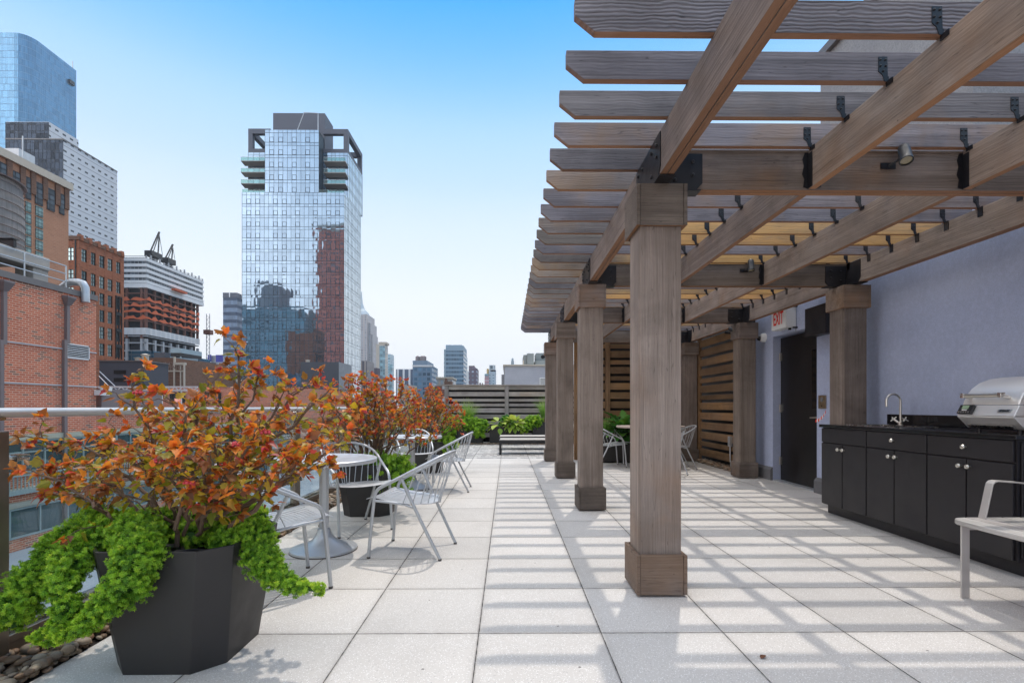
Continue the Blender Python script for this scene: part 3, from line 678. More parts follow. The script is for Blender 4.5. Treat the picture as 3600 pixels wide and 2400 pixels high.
# ------------------------------------------------------------------ bench
M['bench_wood'] = wood('bench_teak', 'y', (.34, .32, .30), (.56, .54, .51), (.36, .30, .24), .15)
M['bench_steel'] = plain('satin_steel', (.56, .53, .50), .42, .55, .08, 12, .05, 200, .5, .06)
bn = thing('bench', 'teak slat bench on flat steel legs in front of the kitchen', 'bench', (2.9, 2.2, 0))
by0, by1 = 1.25, 2.985
slx = [2.650, 2.762, 2.874, 2.986, 3.098]
for i, x in enumerate(slx):
    m = MB(); w = .104
    if i == 0: poly = [(x, by1 - .06), (x + .02, by1 - .022), (x + .05, by1 - .003), (x + w, by1 + .004), (x + w, by0), (x + .02, by0), (x, by0 + .03)]
    else: poly = [(x, by1 + .006), (x + w, by1 + .006), (x + w, by0), (x, by0)]
    m.prism(poly, 'z', .430, .460)
    m.build('seat_slat', M['bench_wood'], bn, bevel=.004)
def leg_frame(y):
    m = MB(); t = .010; w = .05
    m.box(2.672, 2.672 + w, y - t / 2, y + t / 2, .0, .428).box(3.14, 3.14 + w, y - t / 2, y + t / 2, .0, .428).box(2.672 + w, 3.14, y - t / 2, y + t / 2, .40, .428)
    return m.build('leg_frame', M['bench_steel'], bn, bevel=.003)
leg_frame(2.925); leg_frame(1.33)
def arm(y):
    m = MB(); w = .046
    path = [(2.828, .462), (2.850, .56), (2.868, .645), (2.874, .668), (2.886, .680), (2.905, .684), (3.02, .676), (3.12, .664), (3.20, .650), (3.26, .85)]
    t = .008; rings = []
    for i, (x, z) in enumerate(path):
        a = Vector(path[max(0, i-1)]); b = Vector(path[min(len(path)-1, i+1)]); d = (b - a).normalized(); n = Vector((-d.y, d.x)) * t / 2
        rings.append([(x - n.x, y - w/2, z - n.y), (x + n.x, y - w/2, z + n.y), (x + n.x, y + w/2, z + n.y), (x - n.x, y + w/2, z - n.y)])
    m.loft(rings); return m.build('arm', M['bench_steel'], bn, bevel=.002)
arm(2.955); arm(1.30)
for k in range(3):
    MB().box(3.205 + .018 * k, 3.228 + .018 * k, by0, by1, .53 + .11 * k, .62 + .11 * k).build('back_slat', M['bench_wood'], bn, bevel=.004)

# ------------------------------------------------------------------ armchair of bent tube with a slotted seat and fan of rods
def make_chair():
    t = thing('armchair', 'silver tube armchair', 'chair')
    r = .0125
    def smoothpath(P, n=6):
        out = []
        for i in range(len(P) - 1):
            p0, p1, p2, p3 = (Vector(P[max(0, i-1)]), Vector(P[i]), Vector(P[i+1]), Vector(P[min(len(P)-1, i+2)]))
            for k in range(n):
                s = k / n; out.append(.5 * ((2*p1) + (p2 - p0)*s + (2*p0 - 5*p1 + 4*p2 - p3)*s*s + (3*p1 - p0 - 3*p2 + p3)*s**3))
        return out + [Vector(P[-1])]
    half = [(.245, .27, .012), (.243, .253, .20), (.241, .232, .40), (.241, .222, .470), (.244, .195, .515), (.248, .13, .552), (.256, .01, .612), (.262, -.09, .664), (.248, -.175, .708), (.195, -.25, .748), (.105, -.298, .770), (0, -.312, .776)]
    hoop = half + [(-x, y, z) for x, y, z in half[-2::-1]]
    fp = MB().tube(smoothpath(hoop, 4), r, 10).build('frame', M['alu'], t, True)
    for sx in (-1, 1):
        MB().tube([(sx * .225, -.27, .012), (sx * .240, -.125, .30), (sx * .249, -.045, .47), (sx * .254, .012, .598)], r * .96, 10).build('leg', M['alu'], t, True)
        for fy, fx in ((.27, .245), (-.27, .225)):
            MB().lathe([(.0135, 0), (.0135, .014), (.012, .0145)], (sx * fx, fy, 0), 10).build('foot_cap', M['chairfoot'], t)
        # side rail under the seat, from the front leg to the rear leg
        MB().tube([(sx * .241, .225, .428), (sx * .237, .12, .420), (sx * .232, 0, .405), (sx * .238, -.075, .385)], r * .8, 8).build('seat_rail', M['alu'], t, True)
    # seat: curved slotted sheet
    NU, NV = 45, 15
    def sp(s, q):                                                     # s -1..1 across, q 0 front .. 1 rear
        y = .288 - .50 * q
        if q < .5: hw = .243 - .018 * q
        else:
            e = (q - .5) / .5; hw = .234 * math.sqrt(max(0, 1 - e ** 2.6)) + .012
        lip = -.022 * max(0, 1 - q / .10) ** 2
        z = .448 - .062 * q + lip + .016 * (abs(s) ** 2.2) * (1 - .4 * q) - .010 * math.sin(math.pi * min(1, q * 1.2))
        y2 = y + .018 * (1 - s * s) * (1 - q)
        return (s * hw, y2, z)
    vs, fs = [], []
    for lay in (0, -.004):
        for j in range(NV + 1):
            for i in range(NU + 1):
                x, y, z = sp(-1 + 2 * i / NU, j / NV); vs.append((x, y, z + lay))
    n1 = (NV + 1) * (NU + 1)
    def hole(i, j): return (i % 4 == 2) and 2 <= j <= NV - 4 and 3 < i < NU - 3
    def ok(i, j): return 0 <= i < NU and 0 <= j < NV and not hole(i, j)
    I = lambda i, j: j * (NU + 1) + i
    for j in range(NV):
        for i in range(NU):
            if not ok(i, j): continue
            q = (I(i, j), I(i, j+1), I(i+1, j+1), I(i+1, j)); fs.append(q); fs.append(tuple(k + n1 for k in q[::-1]))
            for (di, dj, a, b) in ((-1, 0, I(i, j+1), I(i, j)), (1, 0, I(i+1, j), I(i+1, j+1)), (0, -1, I(i, j), I(i+1, j)), (0, 1, I(i+1, j+1), I(i, j+1))):
                if not ok(i + di, j + dj): fs.append((a, b, b + n1, a + n1))
    MB().add(vs, fs).build('seat', M['alu'], t, True)
    # rods of the back
    m = MB(); H = smoothpath(hoop, 8); top = [p for p in H if p.z > .655 and p.y < -.06]
    K = 14
    for k in range(K):
        s = k / (K - 1); p = top[int(round((len(top) - 1) * (.03 + .94 * s)))]
        ang = math.pi * (.02 + .96 * s); q = .5 + .5 * math.sin(ang) ** .75; x, y, z = sp(.96 * math.cos(ang) if q < .9 else .97 * math.cos(ang), min(.985, q))
        x = math.copysign(min(abs(x), .232), p.x if abs(p.x) > .02 else x)
        m.tube([(x, y, z + .001), Vector((x, y, z)).lerp(p, .5) + Vector((0, -.004, 0)), p], .0036, 6)
    m.build('back_rods', M['alu'], t, True)
    return t
M['chairfoot'] = plain('grey_foot', (.10, .09, .08), .7, 0, .1, 9)
CH = [  # x, y, facing (dx, dy), label
    (-.729, 3.925, (-.989, .147), 'silver tube armchair on the open pavers with its back to the pergola, nearest one'),
    (-1.46, 3.146, (.796, .605), 'silver armchair half hidden behind the big juniper planter'),
    (-1.42, 4.652, (.63, -.774), 'silver armchair facing us beyond the near round metal table'),
    (-.787, 6.80, (-1, .0), 'silver armchair with fanned back beside the second metal table'),
    (-1.60, 6.25, (.78, .62), 'silver armchair behind the second shrub, facing the second metal table'),
    (-1.42, 7.62, (.35, -.94), 'silver armchair on the far side of the second metal table'),
    (1.90, 9.42, (.99, .12), 'silver armchair between two pergola posts, facing the wood topped table'),
    (3.125, 9.15, (-1, .03), 'silver armchair in front of the corner post by the cedar screen'),
    (2.62, 8.29, (-.5, .866), 'silver armchair mostly hidden by the front pergola post'),
    (2.42, 10.0, (.25, -.97), 'silver armchair on the planter side of the wood topped table')]
CH[0] = CH[0][:3] + ('silver tube armchair alone on the open pavers, its back to the pergola posts',)
ch0 = make_chair()
for i, (x, y, f, lab) in enumerate(CH):
    rz = math.atan2(-f[0], f[1]); g = 'silver tube armchairs round the terrace tables'
    if i == 0: continue
    dup(ch0, (x, y, 0), rz, lab, g)
ch0.location = (CH[0][0], CH[0][1], 0); ch0.rotation_euler = (0, 0, math.atan2(-CH[0][2][0], CH[0][2][1])); tag(ch0, CH[0][3], 'chair', 'silver tube armchairs round the terrace tables')

# ------------------------------------------------------------------ tables
def metal_table(x, y, label):
    t = thing('cafe_table', label, 'table', (x, y, 0), 'round silver pedestal tables')
    Rr = .405; z = .722
    MB().lathe([(.001, z - .012), (Rr - .03, z - .012), (Rr - .02, z - .03), (Rr - .006, z - .033), (Rr, z - .022), (Rr, z - .006), (Rr - .008, z), (Rr - .02, z - .002), (Rr - .028, z - .007), (.001, z - .006)], (x, y, 0), 64).build('tabletop', M['alu'], t, True)
    MB().lathe([(.038, .05), (.038, z - .014)], (x, y, 0), 8).build('column', M['alu'], t, bevel=.004)
    MB().lathe([(.25, 0), (.252, .012), (.248, .022), (.20, .036), (.14, .056), (.09, .085), (.06, .125), (.046, .17), (.001, .17)], (x, y, 0), 48).build('base', M['alu'], t, True)
    MB().lathe([(.2535, .001), (.2535, .008)], (x, y, 0), 48, 0, 'z', False).build('floor_ring', M['chairfoot'], t)
    return t
mt = metal_table(-1.443, 3.946, 'round silver pedestal table beside the big red shrub')
dup(mt, (-1.31, 6.90, 0), 0, 'second round silver pedestal table, farther along the glass railing')
wt_ = thing('dining_table', 'round wood topped table under the far end of the pergola', 'table', (2.67, 9.35, 0))
M['table_wood'] = wood('table_slats', 'x', (.42, .34, .28), (.60, .51, .43), (.40, .28, .18), .1)
m = MB()
for k in range(9):
    y0 = -.62 + .138 * k; y1 = y0 + .130
    q = lambda y: math.sqrt(max(0, .62 ** 2 - min(abs(y), .6199) ** 2))
    ya, yb = max(y0, -.618), min(y1, .618)
    pts = [(-q(ya + (yb - ya) * i / 4), ya + (yb - ya) * i / 4) for i in range(5)]; poly = pts + [(-x, y) for x, y in pts[::-1]]
    m.prism([(2.67 + x, 9.35 + y) for x, y in poly], 'z', .735, .765)
m.build('tabletop', M['table_wood'], wt_, bevel=.003)
MB().box(2.63, 2.71, 9.31, 9.39, .05, .735).build('column', M['black_steel'], wt_, bevel=.003)
MB().box(2.36, 2.98, 9.30, 9.40, .0, .05).box(2.62, 2.72, 9.04, 9.2995, .0, .05).box(2.62, 2.72, 9.4005, 9.66, .0, .05).build('base', M['black_steel'], wt_, bevel=.003)

# ------------------------------------------------------------------ sun loungers
M['sling'] = plain('taupe_sling', (.42, .39, .35), .7, 0, .06, 30, .3, 300)
M['lounger'] = plain('dark_lounger_frame', (.022, .022, .024), .45, .2, .15, 8)
def make_lounger():
    t = thing('sun_lounger', '', 'lounger')
    L, Wd, h = 1.95, .66, .335; hinge = 1.28
    f = MB(); f.box(0, L, 0, .04, h - .075, h - .005).box(0, L, Wd - .04, Wd, h - .075, h - .005).box(0, .04, .04, Wd - .04, h - .07, h - .01).box(L - .04, L, .04, Wd - .04, h - .07, h - .01)
    f.build('frame', M['lounger'], t, bevel=.004)
    for x in (.0, L - .36):
        for y in (0, Wd - .045):
            MB().box(x + .005, x + .055, y + .002, y + .043, 0, h - .076).build('leg', M['lounger'], t, bevel=.004)
    MB().box(.02, hinge, .02, Wd - .02, h - .003, h + .018).build('seat', M['sling'], t, bevel=.006)
    a = R(32); n = MB(); ln = .66
    vs = [(hinge + .02 + ln * q * math.cos(a) - o * math.sin(a), y, h + .006 + ln * q * math.sin(a) + o * math.cos(a)) for o in (0, .022) for (q, y) in ((0, .02), (1, .02), (1, Wd - .02), (0, Wd - .02))]
    n.add(vs, [(3, 2, 1, 0), (4, 5, 6, 7), (0, 1, 5, 4), (1, 2, 6, 5), (2, 3, 7, 6), (3, 0, 4, 7)]); n.build('backrest', M['sling'], t, bevel=.005)
    MB().bar((hinge + .45, .10, h + .27), (hinge + .58, .10, h - .04), .02, .02).bar((hinge + .45, Wd - .10, h + .27), (hinge + .58, Wd - .10, h - .04), .02, .02).build('back_strut', M['lounger'], t)
    return t
lo = make_lounger(); tag(lo, 'dark framed sun lounger on the wood inlaid pavers, nearer of the two', 'lounger', 'sun loungers by the far planters')
dup(lo, (-.22, 13.05, 0), 0, 'dark framed sun lounger standing close to the far planters and hosta')
lo.location = (-.20, 11.70, 0)

# ------------------------------------------------------------------ planters
def big_planter(x, y, label, w0=.24, w1=.305, h=.535, ch=.10, rim=.012):
    t = thing('planter', label, 'planter', (x, y, 0), 'charcoal faceted planters along the railing')
    def ring(w, z, c): return [(x + a, y + b, z) for a, b in ((-w + c, -w), (w - c, -w), (w, -w + c), (w, w - c), (w - c, w), (-w + c, w), (-w, w - c), (-w, -w + c))]
    m = MB(); m.loft([ring(w0, 0, ch), ring(w1, h, ch), ring(w1 - rim, h, ch - rim * .4), ring(w1 - rim - .01, h - .09, ch - rim * .4)], 0, False)
    m.add(ring(w0, 0, ch), [tuple(range(8))[::-1]])
    m.build('shell', M['planter'], t, bevel=.004)
    s = MB(); R0 = ring(w1 - rim - .008, h - .075, ch - .004)
    s.add(R0 + [(x, y, h - .045)], [(i, (i + 1) % 8, 8) for i in range(8)]); s.build('soil', M['soil'], t)
    return t
PLY = [2.355, 5.355, 8.68]; PLX = [-1.475, -1.46, -1.38]
pl0 = big_planter(PLX[0], PLY[0], 'big charcoal faceted planter under the nearest red shrub')
pl0['label'] = 'big charcoal faceted planter overflowing with long juniper branches'
dup(pl0, (PLX[1], PLY[1], 0), 0, 'charcoal faceted planter behind the near table with a round juniper')
dup(pl0, (PLX[2], PLY[2], 0), 0, 'charcoal faceted planter beyond the second metal table')
lid = thing('valve_lid', 'round black plastic lid lying on the planter soil', 'lid', (-1.50, 2.16, .5))
MB().lathe([(.075, 0), (.078, .012), (.074, .030), (.06, .034), (.001, .036)], (-1.495, 2.165, .487), 24).build('cover', plain('black_plastic', (.025, .026, .028), .4, 0, .3, 30, .2, 90), lid, True)
MB().box(-1.50, -1.485, 2.088, 2.096, .498, .512).build('latch', M['black_steel'], lid)
tag(MB().tube([(-1.44, 2.12, .49), (-1.40, 2.13, .515), (-1.34, 2.16, .512), (-1.28, 2.20, .495)], .006, 6).tube([(-1.415, 2.085, .545), (-1.42, 2.12, .53), (-1.40, 2.20, .49)], .006, 6).build('drip_hose', M['black_steel'], None, True), 'thin black drip hose looped over the planter soil', 'hose')

# long planters at the far fence and by the back screen
def box_planter(x0, x1, y0, y1, h, label):
    t = thing('box_planter', label, 'planter', ((x0 + x1) / 2, (y0 + y1) / 2, 0), 'long charcoal planters at the far fence')
    m = MB(); e = .02
    m.box(x0, x1, y0, y0 + e, .03, h).box(x0, x1, y1 - e, y1, .03, h).box(x0, x0 + e, y0 + e, y1 - e, .03, h).box(x1 - e, x1, y0 + e, y1 - e, .03, h).box(x0 + e, x1 - e, y0 + e, y1 - e, .03, .05)
    m.build('shell', M['planter'], t, bevel=.004)
    MB().box(x0 + e, x1 - e, y0 + e, y1 - e, h - .12, h - .06).build('soil', M['soil'], t)
    for x in (x0 + .08, x1 - .14): MB().box(x, x + .06, y0 + .06, y1 - .06, 0, .03).build('foot', M['black_steel'], t)
    return t
box_planter(-1.98, -.745, 15.0, 15.55, .52, 'long charcoal planter draped with juniper below the wood fence')
box_planter(-.54, .46, 15.0, 15.55, .53, 'long charcoal planter of hostas behind the sun loungers')
box_planter(.76, 1.75, 15.0, 15.55, .66, 'long charcoal planter of tall grass beside the pergola post')
box_planter(1.46, 2.55, 9.98, 10.42, .56, 'charcoal planter of ferns against the cedar screen')

# ------------------------------------------------------------------ wood fence at the end of the terrace
fe = thing('wood_fence', 'horizontal board wood fence behind the far planters', 'fence', (1, 15.9, 0))
FY = 15.90
rows = [(1.66, 1.785), (1.45, 1.59), (1.285, 1.37), (1.13, 1.22), (.93, 1.075), (.74, .875), (.55, .67), (.36, .48), (.16, .29)]
posts = [-1.935, -.026, 1.885, 3.795]
for i in range(3):
    for a, b in rows:
        MB().box(posts[i] + .065, posts[i + 1] - .065, FY, FY + .022, a, b).build('board', M['fence_x'], fe, bevel=.003)
for x in posts: MB().box(x - .063, x + .063, FY - .035, FY + .09, 0, 1.79).build('post', M['fence_z'], fe, bevel=.004)
MB().box(-2.05, 3.9, FY - .05, FY + .10, 1.792, 1.822).build('cap_rail', M['fence_x'], fe, bevel=.004)
MB().box(-1.99, 3.86, FY + .10, FY + .12, 0, 1.77).build('backing', M['dark_gap'], fe)
# cedar screens closing the far end of the pergola
sc = thing('cedar_screen', 'tall cedar slat screen closing the far end of the pergola', 'screen', (2.7, 10.6, 0))
ps = [1.46, 2.125, 3.0, 3.84]
zz = .12; rr = random.Random(5)
while zz < 2.46:
    h = rr.choice([.09, .14, .14]); h = min(h, 2.52 - zz)
    for i in range(3): MB().box(ps[i] + .05, ps[i + 1] - .05, 10.60, 10.622, zz, zz + h).build('board', M['screen_x'], sc, bevel=.002)
    zz += h + .055
for x in ps: MB().box(x - .048, x + .048, 10.57, 10.66, 0, 2.53).build('post', M['screen_z'], sc, bevel=.003)
MB().box(1.42, 3.88, 10.69, 10.71, 0, 2.52).build('backing', M['dark_gap'], sc)
sd = thing('side_screen', 'cedar slat screen beside the black door, chain link behind its gaps', 'screen', (3.95, 9.3, 0))
zz = .14
while zz < 2.62:
    h = rr.choice([.09, .14, .14, .14]); h = min(h, 2.66 - zz)
    MB().box(3.955, 3.977, 8.22, 10.26, zz, zz + h).build('board', M['screen_y'], sd, bevel=.002)
    zz += h + .055
for y in (8.19, 10.30): MB().box(3.93, 4.0, y - .04, y + .04, 0, 2.70).build('post', M['screen_z'], sd, bevel=.003)
cl = MB()
for k in range(46): 
    for s in (-1, 1):
        y0 = 8.2 + .046 * k; cl.tube([(4.03, y0, 2.6 if s > 0 else 1.2), (4.03 + .004 * s, y0 + .7, 1.2 if s > 0 else 2.6)], .0018, 3)
cl.build('chain_link', M['galv'], sd)
MB().box(4.20, 4.22, 8.165, 14.0, 0, 2.75).build('backing', M['dark_gap'], sd)
ob = thing('outlet_box', 'small grey weatherproof outlet low on the side screen', 'outlet', (3.95, 8.83, .5))
MB().box(3.905, 3.953, 8.75, 8.84, .42, .60).build('cover', M['galv'], ob, bevel=.004)
MB().tube([(3.93, 8.795, .42), (3.93, 8.795, .2), (3.95, 8.79, .03)], .012, 8).build('conduit', M['galv'], ob, True)

# a dry leaf blown onto the pavers
def dry_leaf(x, y, rz, label, col):
    V, F = leaf_template_flat; m = MB(); c, s_ = math.cos(rz), math.sin(rz)
    m.add([(x + .042 * (px * c - py * s_), y + .042 * (px * s_ + py * c), .004 + .042 * max(0, pz)) for px, py, pz in V], F)
    tag(m.build('fallen_leaf', col), label, 'leaf')
leaf_template_flat = ([(0, 0, 0), (.2, .22, .06), (.5, .30, .16), (.8, .16, .10), (1, 0, .05), (.8, -.18, .16), (.5, -.32, .22), (.2, -.2, .08)], [(0, 1, 2, 3, 4, 5, 6, 7)])
M['dry_leaf'] = plain('dry_leaf', (.16, .065, .03), .7, 0, .4, 40)
dry_leaf(1.13, 2.22, .7, 'red brown dry leaf caught in the joint in front of the nearest post', M['dry_leaf'])
# ================================================================== plants
def leaf_mat(name, els, trans=.35, rough=.45, attr='age'):
    m = NT(name); a = m.n('ShaderNodeAttribute', {'attribute_name': attr}).outputs['Fac']
    c = m.ramp(a, els); n = m.noise(m.obj(), 55, 3); c = m.mix(m.smooth(n, .35, .7, 0, .35), c, m.mix(1, c, (.55, .5, .5), 'MULTIPLY'))
    p = m.pbr(c, rough, 0, None, Specular_IOR_Level=.4)
    t = m.n('ShaderNodeBsdfTranslucent', None, {0: m.mix(1.0, c, (1.5, 1.25, 1.0), 'MULTIPLY')}).outputs[0]
    x = m.n('ShaderNodeMixShader', None, {0: trans, 1: p, 2: t}).outputs[0]
    return m.done(x)
M['ninebark'] = leaf_mat('ninebark_leaf', [(0, (.17, .20, .018)), (.25, (.30, .28, .022)), (.42, (.50, .34, .026)), (.50, (.32, .16, .036)), (.58, (.19, .080, .040)), (.67, (.36, .13, .038)), (.76, (.64, .27, .032)), (.87, (.70, .19, .036)), (.95, (.58, .085, .045)), (1, (.40, .055, .048))], .38, .40)
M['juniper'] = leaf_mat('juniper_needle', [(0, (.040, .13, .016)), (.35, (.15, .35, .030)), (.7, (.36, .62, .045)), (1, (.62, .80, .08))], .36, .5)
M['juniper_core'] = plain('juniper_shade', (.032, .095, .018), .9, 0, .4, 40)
M['hosta'] = leaf_mat('hosta_leaf', [(0, (.14, .30, .03)), (.5, (.30, .46, .05)), (1, (.55, .62, .16))], .3, .4)
M['grass'] = leaf_mat('grass_blade', [(0, (.10, .24, .04)), (.6, (.20, .40, .08)), (.85, (.36, .48, .18)), (1, (.40, .30, .14))], .3, .5)
M['fern'] = leaf_mat('fern_leaf', [(0, (.03, .12, .03)), (.6, (.08, .28, .04)), (1, (.22, .42, .06))], .3, .5)
M['bark'] = plain('grey_brown_bark', (.14, .090, .062), .85, 0, .45, 30, .6, 90)
M['berry'] = plain('pink_seed_head', (.50, .045, .06), .6, 0, .45, 60)

LEAF = [(0, 0), (.10, .10), (.08, .27), (.22, .22), (.26, .40), (.42, .34), (.52, .46), (.62, .26), (.80, .19), (1, 0)]
def leaf_template(pts, fold=.28, droop=.22):
    V = [(x, 0, 0) for x, _ in pts[:1]] + [(x, y, 0) for x, y in pts[1:-1]] + [(1, 0, 0)]
    n = len(pts)
    left = [(x, y) for x, y in pts]; right = [(x, -y) for x, y in pts]
    mids = [(.66, 0), (.33, 0)]
    allv = left + [p for p in right[1:-1]] + mids
    V = np.array([(x, y, fold * abs(y) - droop * x * x) for x, y in allv])
    fl = list(range(n)) + [2 * n - 2, 2 * n - 1]
    fr = ([0] + list(range(n, 2 * n - 2)) + [n - 1] + [2 * n - 2, 2 * n - 1])[::-1]
    return V, np.array([fl, fr])
def frames(d, up):
    d = d / np.linalg.norm(d, axis=1, keepdims=True); s = np.cross(up, d); s /= np.maximum(np.linalg.norm(s, axis=1, keepdims=True), 1e-6)
    return np.stack([d, s, np.cross(d, s)], axis=2)                   # columns: along, across, up
def scatter(tv, tf, P, Fm, size):
    V = np.einsum('mij,nj->mni', Fm, tv) * size[:, None, None] + P[:, None, :]
    F = tf[None] + (np.arange(len(P)) * len(tv))[:, None, None]
    return V.reshape(-1, 3), F.reshape(-1, tf.shape[1])
LT, LF = leaf_template(LEAF)
LEAVES = [leaf_template(LEAF, .08, .10)[0], leaf_template(LEAF, .42, .30)[0], leaf_template(LEAF, -.35, .55)[0], leaf_template([(x, y * .82) for x, y in LEAF], .30, .75)[0]]

def curve(a, b, bend, n=9, jit=.012, r=None):
    a, b = Vector(a), Vector(b); c = (a + b) / 2 + Vector(bend); out = []
    for i in range(n):
        t = i / (n - 1); p = a * (1 - t) ** 2 + c * 2 * t * (1 - t) + b * t * t
        if 0 < i < n - 1: p += Vector((nr.normal(0, jit), nr.normal(0, jit), nr.normal(0, jit)))
        out.append(p)
    return out
def make_shrub(name, label, c, tips, red=0.0, group=None, dens=1.0, nflow=16, size=1.0):
    t = thing(name, label, 'shrub', c, group)
    C = Vector(c); st = MB(); LP, LD, LA, LS = [], [], [], []; flows = []
    def leaf(p, d, age, s=1.0):
        LP.append(p[:]); LD.append(d[:]); LA.append(min(1, max(0, age))); LS.append(s * size * nr.uniform(.025, .050))
    def twig(p, d, L, vig, sub):
        pts = curve(p, p + d * L, (0, 0, L * .12), 6, .008); st.tube(pts, [.0032 - .0004 * i for i in range(6)], 5)
        n = max(3, int(L / .0165 * dens))
        for i in range(n):
            tt = .12 + .88 * i / (n - 1); k = min(4, int(tt * 5)); q = pts[k].lerp(pts[k + 1], tt * 5 - k); ax = (pts[k + 1] - pts[k]).normalized()
            ang = 2.4 * i + nr.uniform(-.4, .4); u = ax.orthogonal().normalized(); w = ax.cross(u); o = u * math.cos(ang) + w * math.sin(ang)
            dd = (ax * .45 + o * .9 + Vector((0, 0, .15))).normalized(); a = vig * .30 + .34 * tt + nr.normal(0, .20) + red
            leaf(q + dd * .018, dd, a if tt < .85 else a + .2, .72 + .4 * math.sin(math.pi * min(1, tt + .1)))
        ax = (pts[-1] - pts[-2]).normalized()
        for k in range(5):
            ang = 1.26 * k + nr.uniform(-.3, .3); u = ax.orthogonal().normalized(); w = ax.cross(u)
            leaf(pts[-1], (ax * .8 + (u * math.cos(ang) + w * math.sin(ang)) * .9 + Vector((0, 0, .3))).normalized(), .74 + nr.normal(0, .14) + red, nr.uniform(.8, 1.15))
        flows.append(pts[-1] + ax * .015)
    for tip in tips:
        T = Vector(tip); out = Vector((T.x - C.x, T.y - C.y, 0)); b = C + Vector((nr.normal(0, .055), nr.normal(0, .055), -.04)) + out * .10
        L = (T - b).length; pts = curve(b, T, (out * -.06 + Vector((0, 0, .10 * out.length))), 10, .016)
        r0 = .007 + .009 * L * nr.uniform(.7, 1.1); st.tube(pts, [r0 * (1 - .075 * i) for i in range(10)], 7)
        hmax = T.z - C.z
        for k in range(4, 10):
            for rep in range(2 if k > 5 else 1):
                if nr.random() > .82: continue
                ax = (pts[k] - pts[k - 1]).normalized(); u = ax.orthogonal().normalized(); w = ax.cross(u); ang = nr.uniform(0, 6.28)
                d = (ax * .75 + (u * math.cos(ang) + w * math.sin(ang)) * nr.uniform(.5, 1.0) + Vector((0, 0, .25))).normalized()
                twig(pts[k].copy(), d, nr.uniform(.09, .20) * (1.3 - .065 * k), k / 9 * .9 + nr.uniform(-.15, .25), 0)
        twig(pts[-2].copy(), (pts[-1] - pts[-2]).normalized(), .13, 1.1, 0)
    st.build('stems', M['bark'], t, True)
    P = np.array(LP); D = np.array(LD); up = np.tile((0, 0, 1.0), (len(P), 1)) + nr.normal(0, .45, (len(P), 3))
    LA, LS, Fr = np.array(LA), np.array(LS), frames(D, up); VV, FF_, AA = [], [], []; pick = nr.integers(0, 4, len(P)); nb = 0
    for k, tv in enumerate(LEAVES):                                    # flat, folded, curled and drooping leaves
        q = pick == k; V, F = scatter(tv, LF, P[q], Fr[q], LS[q]); VV.append(V); FF_.append(F + nb); nb += len(V); AA.append(np.repeat(np.clip(LA[q], 0, 1), len(tv)))
    np_object('foliage', np.concatenate(VV), np.concatenate(FF_), M['ninebark'], t, False, {'age': np.concatenate(AA)})
    nr.shuffle(flows)
    for p in flows[:nflow]:
        m = MB()
        for k in range(15):
            a = nr.uniform(0, 6.28); q = nr.uniform(0, 1) ** .5; m.ball((p[0] + .019 * q * math.cos(a), p[1] + .019 * q * math.sin(a), p[2] + .016 - .013 * q * q + nr.normal(0, .002)), nr.uniform(.0045, .0068), 6)
        m.build('seed_head', M['berry'], t, True)
    return t
D_ = 1.5306
tipsD = [(70, 990, 2.25), (62, 1075, 2.1), (105, 1125, 2.2), (175, 1005, 2.3), (240, 985, 2.55), (292, 858, 2.3), (345, 915, 2.6), (392, 895, 2.15), (455, 915, 2.5), (480, 885, 2.75), (556, 800, 2.4),
         (600, 850, 2.55), (660, 890, 2.3), (715, 868, 2.6), (770, 880, 2.35), (800, 935, 2.65), (815, 985, 2.2), (770, 1055, 2.15), (690, 1075, 2.05), (600, 990, 2.0), (500, 1005, 2.0), (400, 1015, 1.98), (310, 1030, 2.05),
         (545, 905, 2.8), (640, 960, 2.8), (200, 1085, 2.0), (440, 1090, 1.97), (570, 1110, 2.0), (660, 1020, 2.25), (350, 980, 2.75)]
cen = (PLX[0], PLY[0], .49)
def inset(p):                                                          # leave room for the twig and leaves beyond the stem
    v = Vector(p) - Vector(cen); return Vector(cen) + v * (1 - .065 / v.length)
make_shrub('ninebark_shrub', 'big ninebark shrub with red and orange leaves in the nearest planter', cen, [inset(at(x * D_, y * D_, Y)) for x, y, Y in tipsD], 0.0, 'ninebark shrubs in the planters', 1.0, 18)
def generic_tips(c, n, rad, h, seed):
    r = random.Random(seed); out = []
    for i in range(n):
        a = 2.399 * i + r.uniform(-.3, .3); q = ((i + .6) / n) ** .6
        out.append((c[0] + rad * q * math.cos(a) * r.uniform(.85, 1.1), c[1] + rad * q * math.sin(a) * r.uniform(.85, 1.1), c[2] + h * (1.0 - .62 * q ** 2.2) * r.uniform(.86, 1.06)))
    return out
c2 = (PLX[1], PLY[1], .49)
sh2 = make_shrub('ninebark_shrub', 'dark red ninebark shrub in the middle planter behind the near table', c2, generic_tips(c2, 30, .66, .92, 3), .10, 'ninebark shrubs in the planters', 1.0, 8, 1.0)
c3 = (PLX[2], PLY[2], .49)
make_shrub('ninebark_shrub', 'dark red ninebark shrub in the farther planter beside the far fence', c3, generic_tips(c3, 28, .72, .92, 8), .08, 'ninebark shrubs in the planters', .9, 6, 1.1)

# juniper: sprays of short needles over a dark core
SPV = []
_k = 7
for k in range(_k):
    a = 2 * math.pi * k / (_k - 1); el = .42 if k < _k - 1 else 1.45
    d = np.array((math.cos(a) * math.cos(el), math.sin(a) * math.cos(el), math.sin(el))); s = np.array((-math.sin(a), math.cos(a), 0)) * .16
    SPV += [s * .6, d * .55 + s, d, d * .55 - s]
    
